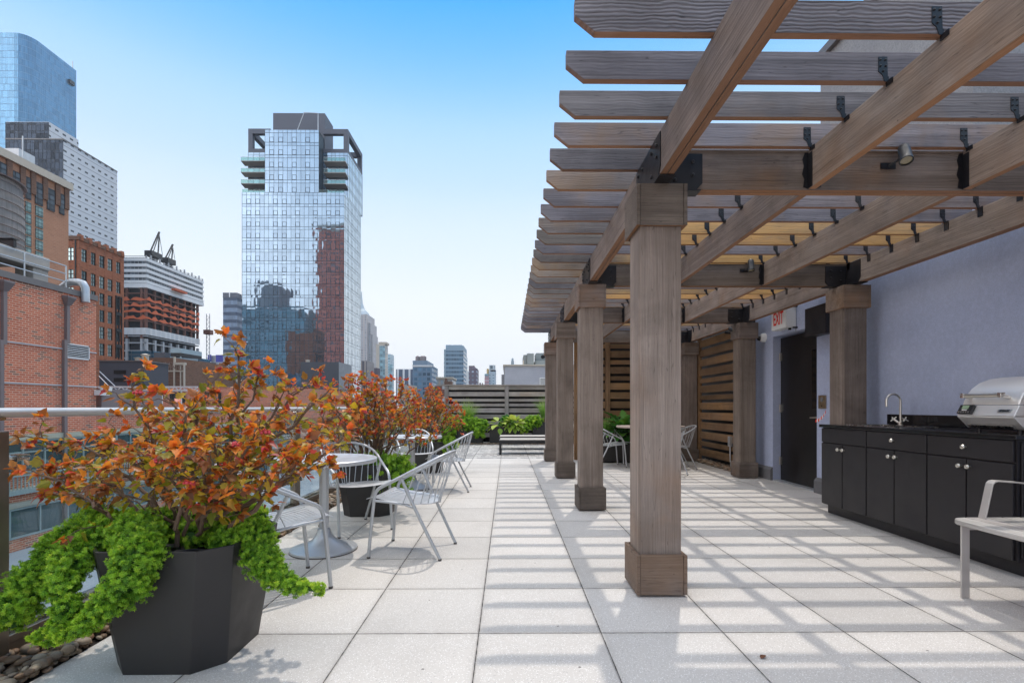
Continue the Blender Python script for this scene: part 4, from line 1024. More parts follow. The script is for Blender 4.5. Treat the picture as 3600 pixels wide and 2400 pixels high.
SPV = np.array(SPV); SPF = np.array([[4 * k, 4 * k + 3, 4 * k + 2, 4 * k + 1] for k in range(_k)])
def make_juniper(label, root, arcs, mounds, dens=7500, size=.020, group=None, name='creeping_juniper'):
    t = thing(name, label, 'juniper', root, group)
    P, N, A = [], [], []
    def plume(base, d, f, extra):                                      # one feathery shoot: inner shade painted into the foot, fresh bright tip
        d = (d.normalized() + Vector(nr.normal(0, .30, 3).tolist())).normalized(); L = size * nr.uniform(2.4, 7.0) * max(.35, f); tone = nr.normal(0, .10)
        for k in range(15):
            t = nr.random() ** .7; off = Vector(nr.normal(0, 1, 3).tolist()) * size * .52 * (1.1 - .6 * t)
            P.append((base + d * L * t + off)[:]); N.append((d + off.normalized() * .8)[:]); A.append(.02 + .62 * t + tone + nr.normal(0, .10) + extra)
    for pts, rad in arcs:
        pts = [Vector(p) for p in pts]
        fine, fr = [], []
        for i in range(len(pts) - 1):
            for k in range(6): fine.append(pts[i].lerp(pts[i + 1], k / 6)); fr.append(rad[i] + (rad[i + 1] - rad[i]) * k / 6)
        fine.append(pts[-1]); fr.append(rad[-1])
        total = len(fine) - 1
        for i in range(total):
            a, b = fine[i], fine[i + 1]; L = (b - a).length; ax = (b - a).normalized(); u = ax.orthogonal().normalized(); w = ax.cross(u)
            n = max(1, int(dens / 15 * L * 2 * math.pi * max(fr[i], .025)))
            for _ in range(n):
                q = nr.random(); ang = nr.uniform(0, 6.283); o = u * math.cos(ang) + w * math.sin(ang)
                plume(a.lerp(b, q) + o * fr[i] * .40, o * .85 + ax * .8 + Vector((0, 0, .45)), min(1, fr[i] / (size * 7)), .25 * (i / total) ** 3)
    for c, r in mounds:
        n = int(dens / 15 * 4 * math.pi * ((r[0] * r[1]) ** 1.6 + (r[0] * r[2]) ** 1.6 + (r[1] * r[2]) ** 1.6) ** (1 / 1.6) / 3 ** (1 / 1.6))
        for _ in range(n):
            v = Vector(nr.normal(0, 1, 3).tolist()).normalized(); plume(Vector((c[0] + v.x * r[0] * .5, c[1] + v.y * r[1] * .5, c[2] + v.z * r[2] * .5)), v + Vector((0, 0, .4)), min(1, min(r) / (size * 7)), 0)
    P = np.array(P); N = np.array(N) + nr.normal(0, .25, (len(P), 3))
    Fm = frames(N, np.tile((0.31, .2, 1.0), (len(P), 1)) + nr.normal(0, .5, (len(P), 3)))
    Fm = Fm[:, :, [1, 2, 0]]                                           # spray axis along the normal
    V, F = scatter(SPV, SPF, P, Fm, nr.uniform(.75, 1.35, len(P)) * size)
    np_object('needles', V, F, M['juniper'], t, False, {'age': np.repeat(np.clip(A, 0, 1), len(SPV))})
    return t
def juniper(label, root, arcs, mounds, **k):
    joints = [(tuple(p), (q, q, q)) for pts, rad in arcs for p, q in list(zip(pts, rad))[:-1]]                # round off the bends of every arm
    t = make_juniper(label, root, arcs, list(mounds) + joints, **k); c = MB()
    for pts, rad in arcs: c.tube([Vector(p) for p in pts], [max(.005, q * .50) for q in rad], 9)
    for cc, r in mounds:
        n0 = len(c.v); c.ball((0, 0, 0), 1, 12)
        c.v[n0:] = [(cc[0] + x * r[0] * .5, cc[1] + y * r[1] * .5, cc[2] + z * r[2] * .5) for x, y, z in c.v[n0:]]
    c.build('shade_core', M['juniper_core'], t, True)  # filler core added behind the needles, shade put into its dark green
    return t
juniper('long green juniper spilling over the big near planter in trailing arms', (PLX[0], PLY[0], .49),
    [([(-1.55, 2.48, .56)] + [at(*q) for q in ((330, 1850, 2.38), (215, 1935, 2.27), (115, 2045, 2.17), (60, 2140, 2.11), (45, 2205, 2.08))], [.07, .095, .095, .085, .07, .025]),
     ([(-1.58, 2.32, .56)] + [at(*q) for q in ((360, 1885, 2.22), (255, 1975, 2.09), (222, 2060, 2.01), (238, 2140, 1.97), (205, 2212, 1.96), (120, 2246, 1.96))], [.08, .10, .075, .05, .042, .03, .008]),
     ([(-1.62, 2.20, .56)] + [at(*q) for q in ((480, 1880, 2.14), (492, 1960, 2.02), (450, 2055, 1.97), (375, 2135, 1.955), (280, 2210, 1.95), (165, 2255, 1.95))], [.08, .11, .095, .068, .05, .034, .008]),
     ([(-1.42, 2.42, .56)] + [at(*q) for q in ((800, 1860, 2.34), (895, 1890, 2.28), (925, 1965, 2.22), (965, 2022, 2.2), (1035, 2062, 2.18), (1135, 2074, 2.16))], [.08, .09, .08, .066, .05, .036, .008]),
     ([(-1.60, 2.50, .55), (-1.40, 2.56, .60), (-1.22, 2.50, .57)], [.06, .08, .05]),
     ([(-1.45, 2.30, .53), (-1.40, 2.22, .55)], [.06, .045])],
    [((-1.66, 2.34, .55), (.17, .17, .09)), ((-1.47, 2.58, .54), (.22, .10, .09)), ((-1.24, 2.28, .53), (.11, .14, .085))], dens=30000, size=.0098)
juniper('rounded dark green juniper bulging from the middle planter', (PLX[1], PLY[1], .49), [],
    [((-1.20, 5.27, .42), (.17, .22, .24)), ((-1.36, 5.22, .50), (.16, .16, .12)), ((-1.60, 5.40, .50), (.17, .2, .10))], dens=4200, size=.026)
juniper('small bright juniper at the corner of the farther planter', (PLX[2], PLY[2], .49), [], [((-1.03, 8.60, .48), (.17, .2, .12)), ((-1.40, 8.50, .51), (.2, .14, .06))], dens=2600, size=.030)
juniper('juniper curtain draped over the far planter in two falls', (-1.4, 15.2, .5),
    [([(-1.2, 15.2, .55), (-1.0, 15.02, .58), (-.86, 14.92, .42), (-.80, 14.88, .22)], [.14, .17, .16, .10]), ([(-1.6, 15.2, .55), (-1.72, 15.0, .58), (-1.75, 14.9, .38), (-1.70, 14.88, .2)], [.16, .2, .18, .1])],
    [((-1.25, 15.05, .58), (.50, .22, .19)), ((-1.7, 15.10, .60), (.30, .26, .2)), ((-.80, 15.02, .56), (.24, .2, .15))], dens=2600, size=.036)
juniper('low rounded juniper at the end of the hosta planter', (.6, 15.1, .5), [([(.72, 15.1, .62), (.55, 14.95, .50), (.42, 14.9, .40)], [.16, .12, .03])], [((.78, 15.06, .66), (.34, .2, .17))], dens=2600, size=.034)

def tuft(label, c, h, n, spread, browny=False, cat='grass'):
    t = thing('ornamental_grass', label, cat, c); V, F, A = [], [], []
    for i in range(n):
        a = nr.uniform(0, 6.283); q = nr.uniform(.1, 1) ** .8 * spread; L = h * nr.uniform(.7, 1.08); w = nr.uniform(.004, .008); s = np.array((-math.sin(a), math.cos(a), 0)) * w
        b = np.array(c) + np.array((math.cos(a), math.sin(a), 0)) * nr.uniform(0, .07); pv = len(V)
        for k in range(7):
            u = k / 6; p = b + np.array((math.cos(a) * q * u ** 1.7, math.sin(a) * q * u ** 1.7, L * (u - .34 * (q / spread) * u ** 3)))
            V += [p + s * (1 - u * .9), p - s * (1 - u * .9)]; A += [min(1, (.1 + .75 * u + nr.normal(0, .1)) if not browny or u > .3 else 1.0)] * 2
        F += [[pv + 2 * k, pv + 2 * k + 1, pv + 2 * k + 3, pv + 2 * k + 2] for k in range(6)]
    np_object('blades', V, F, M['grass'], t, False, {'age': np.clip(A, 0, 1)})
    return t
tuft('fountain of feathery green grass behind the draped juniper at the fence', (-1.22, 15.35, .46), .98, 420, .62)
tuft('pale tall grass with brown base in the planter by the far post', (1.12, 15.3, .60), .95, 300, .50, True)
tuft('fine green grass clump against the cedar screen under the pergola', (1.98, 10.15, .50), .48, 220, .36)
OV, OF = leaf_template([(0, 0), (.12, .16), (.3, .29), (.5, .34), (.7, .28), (.88, .13), (1, 0)], .22, .45)
def rosette(name, label, c, n, L, mat, cat, el0=.15, el1=1.2, tmpl=(OV, OF)):
    t = thing(name, label, cat, c); P, D, A, Sz = [], [], [], []; st = MB()
    for i in range(n):
        a = 2.399 * i; e = el0 + (el1 - el0) * ((i + .5) / n); d = Vector((math.cos(a) * math.cos(e), math.sin(a) * math.cos(e), math.sin(e))); b = Vector(c); p = b + d * L * .75
        st.tube([b, b.lerp(p, .6) + Vector((0, 0, .02)), p], .004, 5); P.append(p[:]); D.append((d * .8 + Vector((0, 0, -.25)))[:]); A.append(nr.uniform(.1, .8)); Sz.append(L * nr.uniform(.8, 1.15))
    st.build('stalks', M['fern'] if mat != M['hosta'] else M['hosta'], t)
    V, F = scatter(tmpl[0], tmpl[1], np.array(P), frames(np.array(D), np.tile((0, 0, 1.0), (n, 1)) + nr.normal(0, .2, (n, 3))), np.array(Sz))
    np_object('leaves', V, F, mat, t, False, {'age': np.repeat(A, len(tmpl[0]))}); return t
rosette('hosta', 'pale yellow hosta with a few drooping broad leaves in the far planter', (-.24, 15.05, .52), 15, .25, M['hosta'], 'hosta', -.5, 1.1)
rosette('hosta', 'full bright green hosta in the middle of the far planter', (.20, 15.02, .56), 44, .22, M['hosta'], 'hosta', -.55, 1.35)
rosette('heavenly_bamboo', 'small dark leafy plant between the two hostas at the fence', (-.02, 15.38, .60), 46, .17, M['fern'], 'plant', .1, 1.5)
FV, FF = leaf_template([(0, 0), (.08, .10), (.16, .05), (.24, .22), (.34, .10), (.44, .28), (.54, .12), (.64, .22), (.72, .09), (.82, .13), (1, 0)], .2, .35)
rosette('coral_bells', 'broad lobed green plant in the planter at the cedar screen', (2.30, 10.08, .54), 46, .24, M['fern'], 'plant', -.2, 1.3, (LT, LF))
rosette('fern', 'bright fern fronds rising behind the wood topped table', (2.42, 10.22, .56), 20, .36, M['fern'], 'fern', .3, 1.2, (FV, FF))
juniper('dark trailing plant in the planter at the cedar screen', (1.75, 10.1, .5), [], [((1.70, 10.08, .53), (.24, .16, .12))], dens=2000, size=.034)
# ================================================================== the city
GZ = -32.0
M['street'] = plain('asphalt', (.055, .055, .058), .9, 0, .25, .05)
struct(MB().box(-2500, 2500, -400, 3500, GZ - 1, GZ).build('ground', M['street'], org=(0, 0, 0)))

def gridmat(name, wall, glass, fx, fz, wx, wz, metal=.55, rough=.12, var=.5, line=None, spec=.5):
    "wall with a regular grid of window panes, cut on the object's own axes"
    m = NT(name); s = m.n('ShaderNodeSeparateXYZ', None, {0: m.obj()}); u = m.math('DIVIDE', m.math('ADD', s.outputs[0], s.outputs[1]), fx); w = m.math('DIVIDE', s.outputs[2], fz)
    a = m.math('LESS_THAN', m.math('ABSOLUTE', m.math('SUBTRACT', m.math('FRACT', u), .5)), wx / 2); b = m.math('LESS_THAN', m.math('ABSOLUTE', m.math('SUBTRACT', m.math('FRACT', w), .5)), wz / 2)
    k = m.math('MULTIPLY', a, b)
    rnd = m.n('ShaderNodeTexWhiteNoise', {'noise_dimensions': '2D'}, {'Vector': m.n('ShaderNodeCombineXYZ', None, {0: m.math('FLOOR', u), 1: m.math('FLOOR', w)}).outputs[0]}).outputs['Value']
    g = m.mix(rnd, tuple(q * (1 - var) for q in glass), tuple(min(1, q * (1 + var)) for q in glass))
    wc = m.mix(m.noise(m.obj(), .12, 4), tuple(q * .9 for q in wall), wall)
    if line: wc = m.mix(m.math('LESS_THAN', m.math('FRACT', m.math('MULTIPLY', w, line)), .08), wc, tuple(q * .5 for q in wall))
    A = m.pbr(wc, .75, 0, None, Specular_IOR_Level=.25); B = m.pbr(g, rough, metal, None, Specular_IOR_Level=spec)
    return m.done(m.n('ShaderNodeMixShader', None, {0: k, 1: A, 2: B}).outputs[0])
def mirror(name, col, rough=.04, var=.12):
    m = NT(name); n = m.n('ShaderNodeAttribute', {'attribute_name': 'tone'}).outputs['Fac']
    c = m.mix(n, tuple(q * (1 - var) for q in col), tuple(min(1, q * (1 + var)) for q in col))
    return m.done(m.pbr(c, rough, .92, None))

def box_part(parent, name, mat, x0, x1, y0, y1, z0, z1, bevel=0): return MB().box(x0, x1, y0, y1, z0, z1).build(name, mat, parent, bevel=bevel)
def side_wall(u0, u1, Y): return xat(u0, Y), xat(u1, Y)
def block(name, label, cat, u0, u1, Y, vtop, mat, uf=None, depth=None, vbase=None, part='walls', group=None):
    "building whose front spans columns u0..u1 at distance Y and whose side runs back to column uf"
    x0, x1 = xat(u0, Y), xat(u1, Y); y1 = yx(uf, x1) if uf else Y + (depth or (x1 - x0))
    z = zat(vtop, Y, (u0 + u1) / 2); t = thing(name, label, cat, ((x0 + x1) / 2, (Y + y1) / 2, GZ), group)
    box_part(t, part, mat, x0, x1, Y, y1, GZ, z); t['dims'] = (x0, x1, Y, y1, z)
    return t, x0, x1, Y, y1, z

def pane_wall(parent, name, mats, o, ud, out, width, z0, z1, ncol, fh, sp=.24, tilt=.006, bulge=.010, vents=(), split=True, nsub=4):
    "curtain wall: slightly uneven panes (glass), and the dark bars between them (bars)"
    o, ud, out = np.array(o, float), np.array(ud, float), np.array(out, float); up = np.array((0, 0, 1.0)); cw = width / ncol; nf = int(round((z1 - z0) / fh)); fh = (z1 - z0) / nf
    V, F, T = [], [], []; bars = MB()
    def pane(a, b, c, d):
        k = len(V); t1, t2 = nr.normal(0, tilt), nr.normal(0, tilt); bl = nr.normal(.3, 1) * bulge; tone = nr.random()
        for j in range(nsub + 1):
            for i in range(nsub + 1):
                s, q = i / nsub, j / nsub; off = t1 * (s - .5) * (b - a) + t2 * (q - .5) * (d - c) + bl * math.sin(math.pi * s) * math.sin(math.pi * q)
                V.append(o + ud * (a + (b - a) * s) + up * (c + (d - c) * q) + out * off); T.append(tone)
        flip = np.dot(np.cross(ud, up), out) < 0
        for j in range(nsub):
            for i in range(nsub):
                q = [k + j * (nsub + 1) + i, k + j * (nsub + 1) + i + 1, k + (j + 1) * (nsub + 1) + i + 1, k + (j + 1) * (nsub + 1) + i]
                F.append(q[::-1] if flip else q)
    bw = .05
    def bar(a, b, c, d, th=.05):
        pts = [o + ud * s + up * q + out * e for e in (.0, th) for s, q in ((a, c), (b, c), (b, d), (a, d))]
        bars.add(pts, [(3, 2, 1, 0), (4, 5, 6, 7), (0, 1, 5, 4), (1, 2, 6, 5), (2, 3, 7, 6), (3, 0, 4, 7)])
    for f in range(nf):
        for c in range(ncol):
            pane(c * cw, (c + 1) * cw, z0 - o[2] + f * fh, z0 - o[2] + (f + 1 - sp) * fh); pane(c * cw, (c + 1) * cw, z0 - o[2] + (f + 1 - sp) * fh, z0 - o[2] + (f + 1) * fh)
            if c in vents:
                a, b, cc, dd = c * cw + .06, (c + 1) * cw - .06, z0 - o[2] + f * fh + .12, z0 - o[2] + f * fh + fh * .42
                for q in ((a, a + .05, cc, dd), (b - .05, b, cc, dd), (a, b, cc, cc + .05), (a, b, dd - .05, dd)): bar(*q, th=.07)
        zz = z0 - o[2] + f * fh
        bar(0, width, zz - .04, zz + .04, .055); bar(0, width, zz + fh * (1 - sp) - .035, zz + fh * (1 - sp) + .035, .055)
    for c in range(ncol + 1): bar(c * cw - bw / 2, c * cw + bw / 2, z0 - o[2], z1 - o[2], .06)
    g = np_object(name, V, F, mats[0], parent, True, {'tone': T})
    bars.build('mullions', mats[1], g)
    return g

# ------------------------------------------------------------------ red brick building across the street
bb = thing('brick_building', 'red brick building across the street with grey downspouts and a roof tank', 'building', (-26, 20, GZ))
BX = -20.0; BY1 = yx(338, BX); BT = 6.25
box_part(bb, 'wall', M['brick_near'], -42, BX, 4, BY1, GZ, BT)
box_part(bb, 'coping', M['coping'], -42, BX + .06, 4, BY1 + .05, BT, BT + .26)
box_part(bb, 'wing_wall', M['brick_wing'], -34, BX - .01, BY1, 64, GZ, 1.0)
box_part(bb, 'wing_coping', M['lightmetal'], -34, BX + .06, BY1 + .06, 64, 1.0, 1.06)
for zz in (zat(1200, 20.1, 0), zat(1345, 20.1, 0)): box_part(bb, 'belt_line', M['stucco_light'], BX, BX + .035, 4, BY1, zz - .02, zz + .03)
def downspout(u):
    y = yx(u, BX); m = MB(); zj = zat(1200, y, u); m.box(BX, BX + .13, y - .075, y + .075, zj + .05, BT - .55)
    m.prism([(BX, zj + .05), (BX + .13, zj + .05), (BX + .13, zj - .10), (BX, zj - .10)], 'y', y - .20, y + .075).box(BX, BX + .13, y - .20, y - .05, GZ, zj - .10)
    m.loft([[(BX + .01, y - .10, BT - .55), (BX + .16, y - .10, BT - .55), (BX + .16, y + .10, BT - .55), (BX + .01, y + .10, BT - .55)], [(BX + .01, y - .22, BT - .22), (BX + .30, y - .22, BT - .22), (BX + .30, y + .22, BT - .22), (BX + .01, y + .22, BT - .22)], [(BX + .01, y - .22, BT - .14), (BX + .30, y - .22, BT - .14), (BX + .30, y + .22, BT - .14), (BX + .01, y + .22, BT - .14)]])
    m.build('downspout', M['downspout'], bb)
M['downspout'] = plain('brown_grey_downspout', (.20, .165, .165), .5, .1, .1, 3)
downspout(8); downspout(231)
va, vb = yx(230, BX), yx(311, BX); z1, z0_ = zat(1205, va, 230), zat(1258, va, 230)
vt = MB().box(BX, BX + .06, va, vb, z0_, z0_ + .06).box(BX, BX + .06, va, vb, z1 - .06, z1).box(BX, BX + .06, va, va + .05, z0_, z1).box(BX, BX + .06, vb - .05, vb, z0_, z1).build('wall_vent', M['lightmetal'], bb)
lv = MB()
for k in range(7):
    z = z0_ + .07 + (z1 - z0_ - .14) * k / 7; lv.prism([(BX + .005, z + .04), (BX + .055, z), (BX + .055, z + .012), (BX + .005, z + .052)], 'y', va + .05, vb - .05)
lv.build('louvre', M['lightmetal'], vt); box_part(vt, 'shadow_gap', M['dark_gap'], BX + .001, BX + .004, va + .05, vb - .05, z0_ + .06, z1 - .06)
M['wglass'] = plain('teal_window_glass', (.035, .075, .085), .06, 0, .5, .25, 0, 60, .9)
M['wframe'] = plain('grey_green_frame', (.30, .36, .37), .5, .2, .08, 3)
def ribbon(z0, z1, ya, yb, mid, step):
    w = box_part(bb, 'ribbon_window', M['wglass'], BX - .1, BX + .012, ya, yb, z0, z1)
    fr = MB(); fr.box(BX + .012, BX + .06, ya, yb, z0, z0 + .09).box(BX + .012, BX + .06, ya, yb, z1 - .07, z1)
    y = ya; k = 0
    while y < yb:
        fr.box(BX + .012, BX + .065, y, y + (.12 if k % 3 == 0 else .07), z0 + .09, z1 - .07); y += step; k += 1
    if mid:
        for q in mid: fr.box(BX + .012, BX + .05, ya, yb, z0 + (z1 - z0) * q, z0 + (z1 - z0) * q + .06)
    fr.build('frame', M['wframe'], w)
    box_part(bb, 'lintel', M['lintel'], BX, BX + .08, ya - .3, yb, z1 + .02, z1 + .24)
M['lintel'] = plain('cream_stone', (.52, .47, .39), .8, 0, .1, 2)
ribbon(-1.62, -.28, 8, 63, (.62,), .98); ribbon(-4.25, -3.02, 8, 63, None, 1.35)
rm = MB()
for y in np.arange(9, 60, .16): rm.box(BX + .35, BX + .38, y, y + .035, -2.22, -1.70)
rm.box(BX + .33, BX + .40, 8, 60, -1.70, -1.64).box(BX + .02, BX + .42, 8, 60, -2.42, -2.22); rm.build('balcony_rail', M['wframe'], bb)
M['lowroof'] = plain('blue_grey_roof', (.20, .23, .29), .8, 0, .15, .6)
box_part(bb, 'low_roof', M['lowroof'], BX, -13.5, 4, 62, GZ, -4.75)
tag(MB().box(BX - .6, BX + .02, BY1 + .3, BY1 + 4.6, 1.07, 2.0).build('roof_fence', M['downspout'], bb))
# things standing on that roof
cf = thing('concrete_tank_stand', 'raw concrete beam and legs carrying the wooden water tank', 'stand', (-22, 22, BT))
ye = yx(176, BX - .6); lg = zat(1010, ye, 150)
box_part(cf, 'beam', M['concrete'], BX - 1.5, BX - .6, 6, ye, zat(955, ye, 176), zat(912, ye, 176) + .02, .03)
zb0, zb1 = zat(955, ye, 176), zat(912, ye, 176)
box_part(cf, 'leg', M['concrete'], BX - 1.45, BX - .65, ye - .75, ye - .02, BT + .26, zb0, .03); box_part(cf, 'leg', M['concrete'], BX - 1.45, BX - .65, 9, 9.8, BT + .26, zb0, .03)
box_part(cf, 'rear_beam', M['concrete'], BX - 9, BX - 8, 6, ye, zb0, zb1, .03); box_part(cf, 'deck', M['concrete'], BX - 8, BX - 1.5, 6, ye - .2, zb1 - .4, zb1 - .1)
for k in range(5): MB().box(BX - 9, BX - .55, 13.6 + 1.85 * k, 13.72 + 1.85 * k, zb1 + .02, zb1 + .34).box(BX - 9, BX - .5, 13.5 + 1.85 * k, 13.82 + 1.85 * k, zb1 + .34, zb1 + .37).build('dunnage_beam', M['black_steel'], cf)
m_ = NT('weathered_staves'); o_ = m_.obj(); s_ = m_.n('ShaderNodeSeparateXYZ', None, {0: o_}); ang_ = m_.math('ARCTAN2', s_.outputs[1], s_.outputs[0])
stv = m_.math('FRACT', m_.math('MULTIPLY', ang_, 7.2)); cc_ = m_.mix(m_.noise(m_.n('ShaderNodeCombineXYZ', None, {0: m_.math('MULTIPLY', ang_, 9), 1: m_.math('MULTIPLY', s_.outputs[2], .35)}).outputs[0], 2.0, 5, .65), (.10, .09, .085), (.36, .34, .33))
cc_ = m_.mix(m_.smooth(stv, .0, .06, .6, 0), cc_, (.05, .045, .04)); M['staves'] = m_.done(m_.pbr(cc_, .85))
tcy = 24.6; tcx = xat(88, 26.2) - 1.70; tz0, tz1 = zat(862, tcy, 60), zat(622, tcy, 60)
wt2 = thing('water_tank', 'old round wooden roof water tank with metal hoops', 'water tank', (tcx, tcy, tz0))
MB().lathe([(2.32, tz0), (2.35, (tz0 + tz1) / 2), (2.26, tz1), (.001, tz1)], (tcx, tcy, 0), 64).build('staves', M['staves'], wt2, True)
for k in range(9): z = tz0 + .06 + (tz1 - tz0 - .3) * (k / 8) ** 1.25; MB().lathe([(2.35, z - .02), (2.385, z), (2.35, z + .02)], (tcx, tcy, 0), 64, 0, 'z', False).build('hoop', M['downspout'], wt2)
MB().lathe([(2.42, tz1), (2.44, tz1 + .05), (2.2, tz1 + .14), (.001, tz1 + .8)], (tcx, tcy, 0), 48).build('roof', M['downspout'], wt2)
rr_ = thing('roof_railing', 'grey pipe railing along the edge of the brick roof', 'railing', (BX - .4, 20, BT + .26))
for h in (.38, .74, 1.10): MB().tube([(BX - .4, 6, BT + .26 + h), (BX - .4, BY1 - 1.2, BT + .26 + h)], .03, 6).build('rail', M['galv'], rr_)
for k in range(9): MB().tube([(BX - .4, BY1 - 1.2 - 2.0 * k, BT + .26), (BX - .4, BY1 - 1.2 - 2.0 * k, BT + 1.36)], .032, 6).build('post', M['galv'], rr_)
dc = thing('roof_duct', 'shiny silver bent duct on the brick roof', 'duct', (BX - 1.4, BY1 - 2.5, BT))
MB().tube([at(165, 1012, 23.8), at(190, 1013, 23.8), at(212, 1016, 23.8), at(236, 997, 23.8), at(252, 991, 23.8), at(276, 992, 23.8), at(292, 997, 23.7), at(300, 1012, 23.7), at(301, 1062, 23.7)], .165, 16).build('pipe', M['galv'], dc, True)
hv = thing('roof_vent', 'slanted white metal hood vent behind the roof railing', 'vent', (BX - 1.6, 21.2, BT))
MB().prism([(20.3, BT + .26), (21.3, BT + .26), (21.2, BT + .75), (20.6, BT + 1.2), (20.2, BT + 1.1)], 'x', BX - 2.6, BX - 1.4).build('hood', M['lightmetal'], hv)
fl = thing('floodlight', 'white twin floodlight on the corner of the brick wall', 'floodlight', (BX + .2, BY1, .5))
zf = zat(1378, BY1, 350); MB().box(BX + .02, BX + .3, BY1 - .15, BY1 + .45, zf - .15, zf + .1).build('box', M['white_plastic'], fl)
for k in (0, .38): MB().lathe([(.06, 0), (.12, .1), (.12, .14)], (BX + .25, BY1 + k, zf + .16), 10, 0, 'x').build('lamp', M['white_plastic'], fl)

# ------------------------------------------------------------------ tan tower, rust brick hotel, white slab, blue tower (behind one another)
XC = -60.0; YC = yx(241, XC); ZC = zat(668, YC, 241)
tb = thing('tan_brick_tower', 'orange brick tower with beige cornice and tall dark window bays', 'tower', (-64, 55, GZ))
box_part(tb, 'wall', M['brick_tan'], XC - 8, XC, 33, YC, GZ, ZC); box_part(tb, 'cornice', M['lintel'], XC - 8.3, XC + .4, 33, YC + .3, ZC, ZC + .95)
M['darkwin'] = gridmat('dark_bay_glass', (.03, .032, .036), (.07, .09, .11), .72, .64, .86, .80, .3, .2, .4)
M['tealwin'] = gridmat('teal_pane_glass', (.035, .05, .052), (.17, .27, .27), .52, .44, .86, .84, .35, .12, .35)
for (ua, ub, vz1, vz0) in ((-14, 25, 556, 606), (43, 70, 592, 640), (87, 107, 612, 696), (122, 148, 630, 715), (164, 190, 652, 735), (207, 224, 672, 750)):
    ya, yb = yx(ua, XC), yx(ub, XC); box_part(tb, 'window_bay', M['darkwin'], XC - .3, XC + .12, ya, yb, zat(vz0, ya, ua), zat(vz1 + 6, ya, ua))
for row in range(5):
    for (ua, ub) in ((88, 108), (124, 149)):
        ya, yb = yx(ua, XC), yx(ub, XC); za = zat(706 + (ua - 88) * .42 + row * 40, ya, ua); box_part(tb, 'window', M['tealwin'], XC - .3, XC + .10, ya, yb, za - 1.25, za)
for u in (30, 77, 114, 156, 200, 232): y = yx(u, XC); box_part(tb, 'pilaster', M['brick_old'], XC, XC + .2, y - .33, y + .33, zat(740, YC, 241), ZC)
for (u, w, h) in ((75, 5, 3.2), (95, 4, 5), (120, 6, 2.2), (150, 4, 1.6)): w, h = w * .55, h * .55; y = yx(u, XC - 3); MB().box(XC - 5, XC - 3, y - w / 2, y + w / 2, ZC + .95, ZC + .95 + h).build('roof_unit', M['galv'], tb)
MB().tube([(XC - 2, yx(80, XC - 2), ZC), (XC - 2, yx(80, XC - 2), ZC + 5)], .07, 6).build('mast', M['galv'], tb)

YD = 90.0; XD1 = xat(277, YD); XD0 = xat(60, YD); YD1 = yx(436, XD1); ZD = zat(843, YD, 277)
ht = thing('brick_hotel', 'rust brown brick hotel with a grid of big teal windows', 'building', ((XD0 + XD1) / 2, 95, GZ))
box_part(ht, 'core', M['brick_hotel'], XD0, XD1 - .35, YD + .35, YD1 - .05, GZ, ZD)
def facade(o, ud, out, width, cols, rows, top, pier, parent=ht):
    "brick piers and spandrels standing proud, with a window unit in every opening"
    o, ud, out = Vector(o), Vector(ud), Vector(out); m = MB()
    def slab(a, b, z0, z1, d0, d1): 
        pts = [o + ud * s + out * e + Vector((0, 0, z)) for e in (d0, d1) for s, z in ((a, z0), (b, z0), (b, z1), (a, z1))]
        m.add(pts, [(3, 2, 1, 0), (4, 5, 6, 7), (0, 1, 5, 4), (1, 2, 6, 5), (2, 3, 7, 6), (3, 0, 4, 7)])
    edges = [0] + [c for ab in cols for c in ab] + [width]
    for i in range(0, len(edges), 2):
        if edges[i + 1] - edges[i] > .02: slab(edges[i], edges[i + 1], GZ, top, -.36, 0)
    for a, b in cols:
        zs = [top] + [z for r in rows for z in r] + [GZ]
        for i in range(0, len(zs), 2): slab(a, b, zs[i + 1], zs[i], -.36, -.02)
    m.build('brick_frame', M['brick_hotel'], parent)
    return o, ud, out
win0 = {}
M['winbar'] = plain('dark_window_bar', (.02, .022, .025), .5, .2, .1, 5)
def window_unit(o, ud, out, a, b, z0, z1, parent, key, nx=2, nz=3, pane='tealglass'):
    c = o + ud * ((a + b) / 2) + out * -.24 + Vector((0, 0, (z0 + z1) / 2)); k = (key, round(b - a, 2), round(z1 - z0, 2))
    if k in win0: return dup_part(win0[k], c - world_loc(parent), parent)
    w, h = b - a, z1 - z0; m = MB(); n = MB()
    def q(mb, s0, s1, t0, t1, d0, d1):
        pts = [c + ud * s + out * e + Vector((0, 0, t)) for e in (d0, d1) for s, t in ((s0, t0), (s1, t0), (s1, t1), (s0, t1))]
        mb.add(pts, [(3, 2, 1, 0), (4, 5, 6, 7), (0, 1, 5, 4), (1, 2, 6, 5), (2, 3, 7, 6), (3, 0, 4, 7)])
    q(m, -w / 2, w / 2, -h / 2, h / 2, -.08, 0)
    for i in range(nx + 1): s = -w / 2 + w * i / nx; q(n, max(-w / 2, s - .06), min(w / 2, s + .06), -h / 2, h / 2, .004, .09)
    for j in range(nz + 1): t = -h / 2 + h * j / nz; q(n, -w / 2, w / 2, max(-h / 2, t - .05), min(h / 2, t + .05), .003, .08)
    o_ = m.build('window', M[pane], parent, org=c); n.build('window_bars', M['winbar'], o_); win0[k] = o_
    return o_
m_ = NT('teal_reflective_glass'); r_ = m_.rand(); M['tealglass'] = m_.done(m_.pbr(m_.mix(r_, (.16, .23, .25), (.50, .66, .66)), .08, .55))
cw_ = [(u0, u1) for u0, u1 in ((287, 306), (320, 337), (350, 368), (379, 396), (409, 424))]
colsR = [(yx(a, XD1) - YD, yx(b, XD1) - YD) for a, b in cw_]
fhs = 3.38; rows = []
z = ZD - 1.35
for k in range(18): rows.append((z, z - 2.25)); z -= (3.9 if k == 0 else 3.15) if k < 2 else 3.15
facade((XD1, YD, 0), (0, 1, 0), (1, 0, 0), YD1 - YD, colsR, rows, ZD, 0)
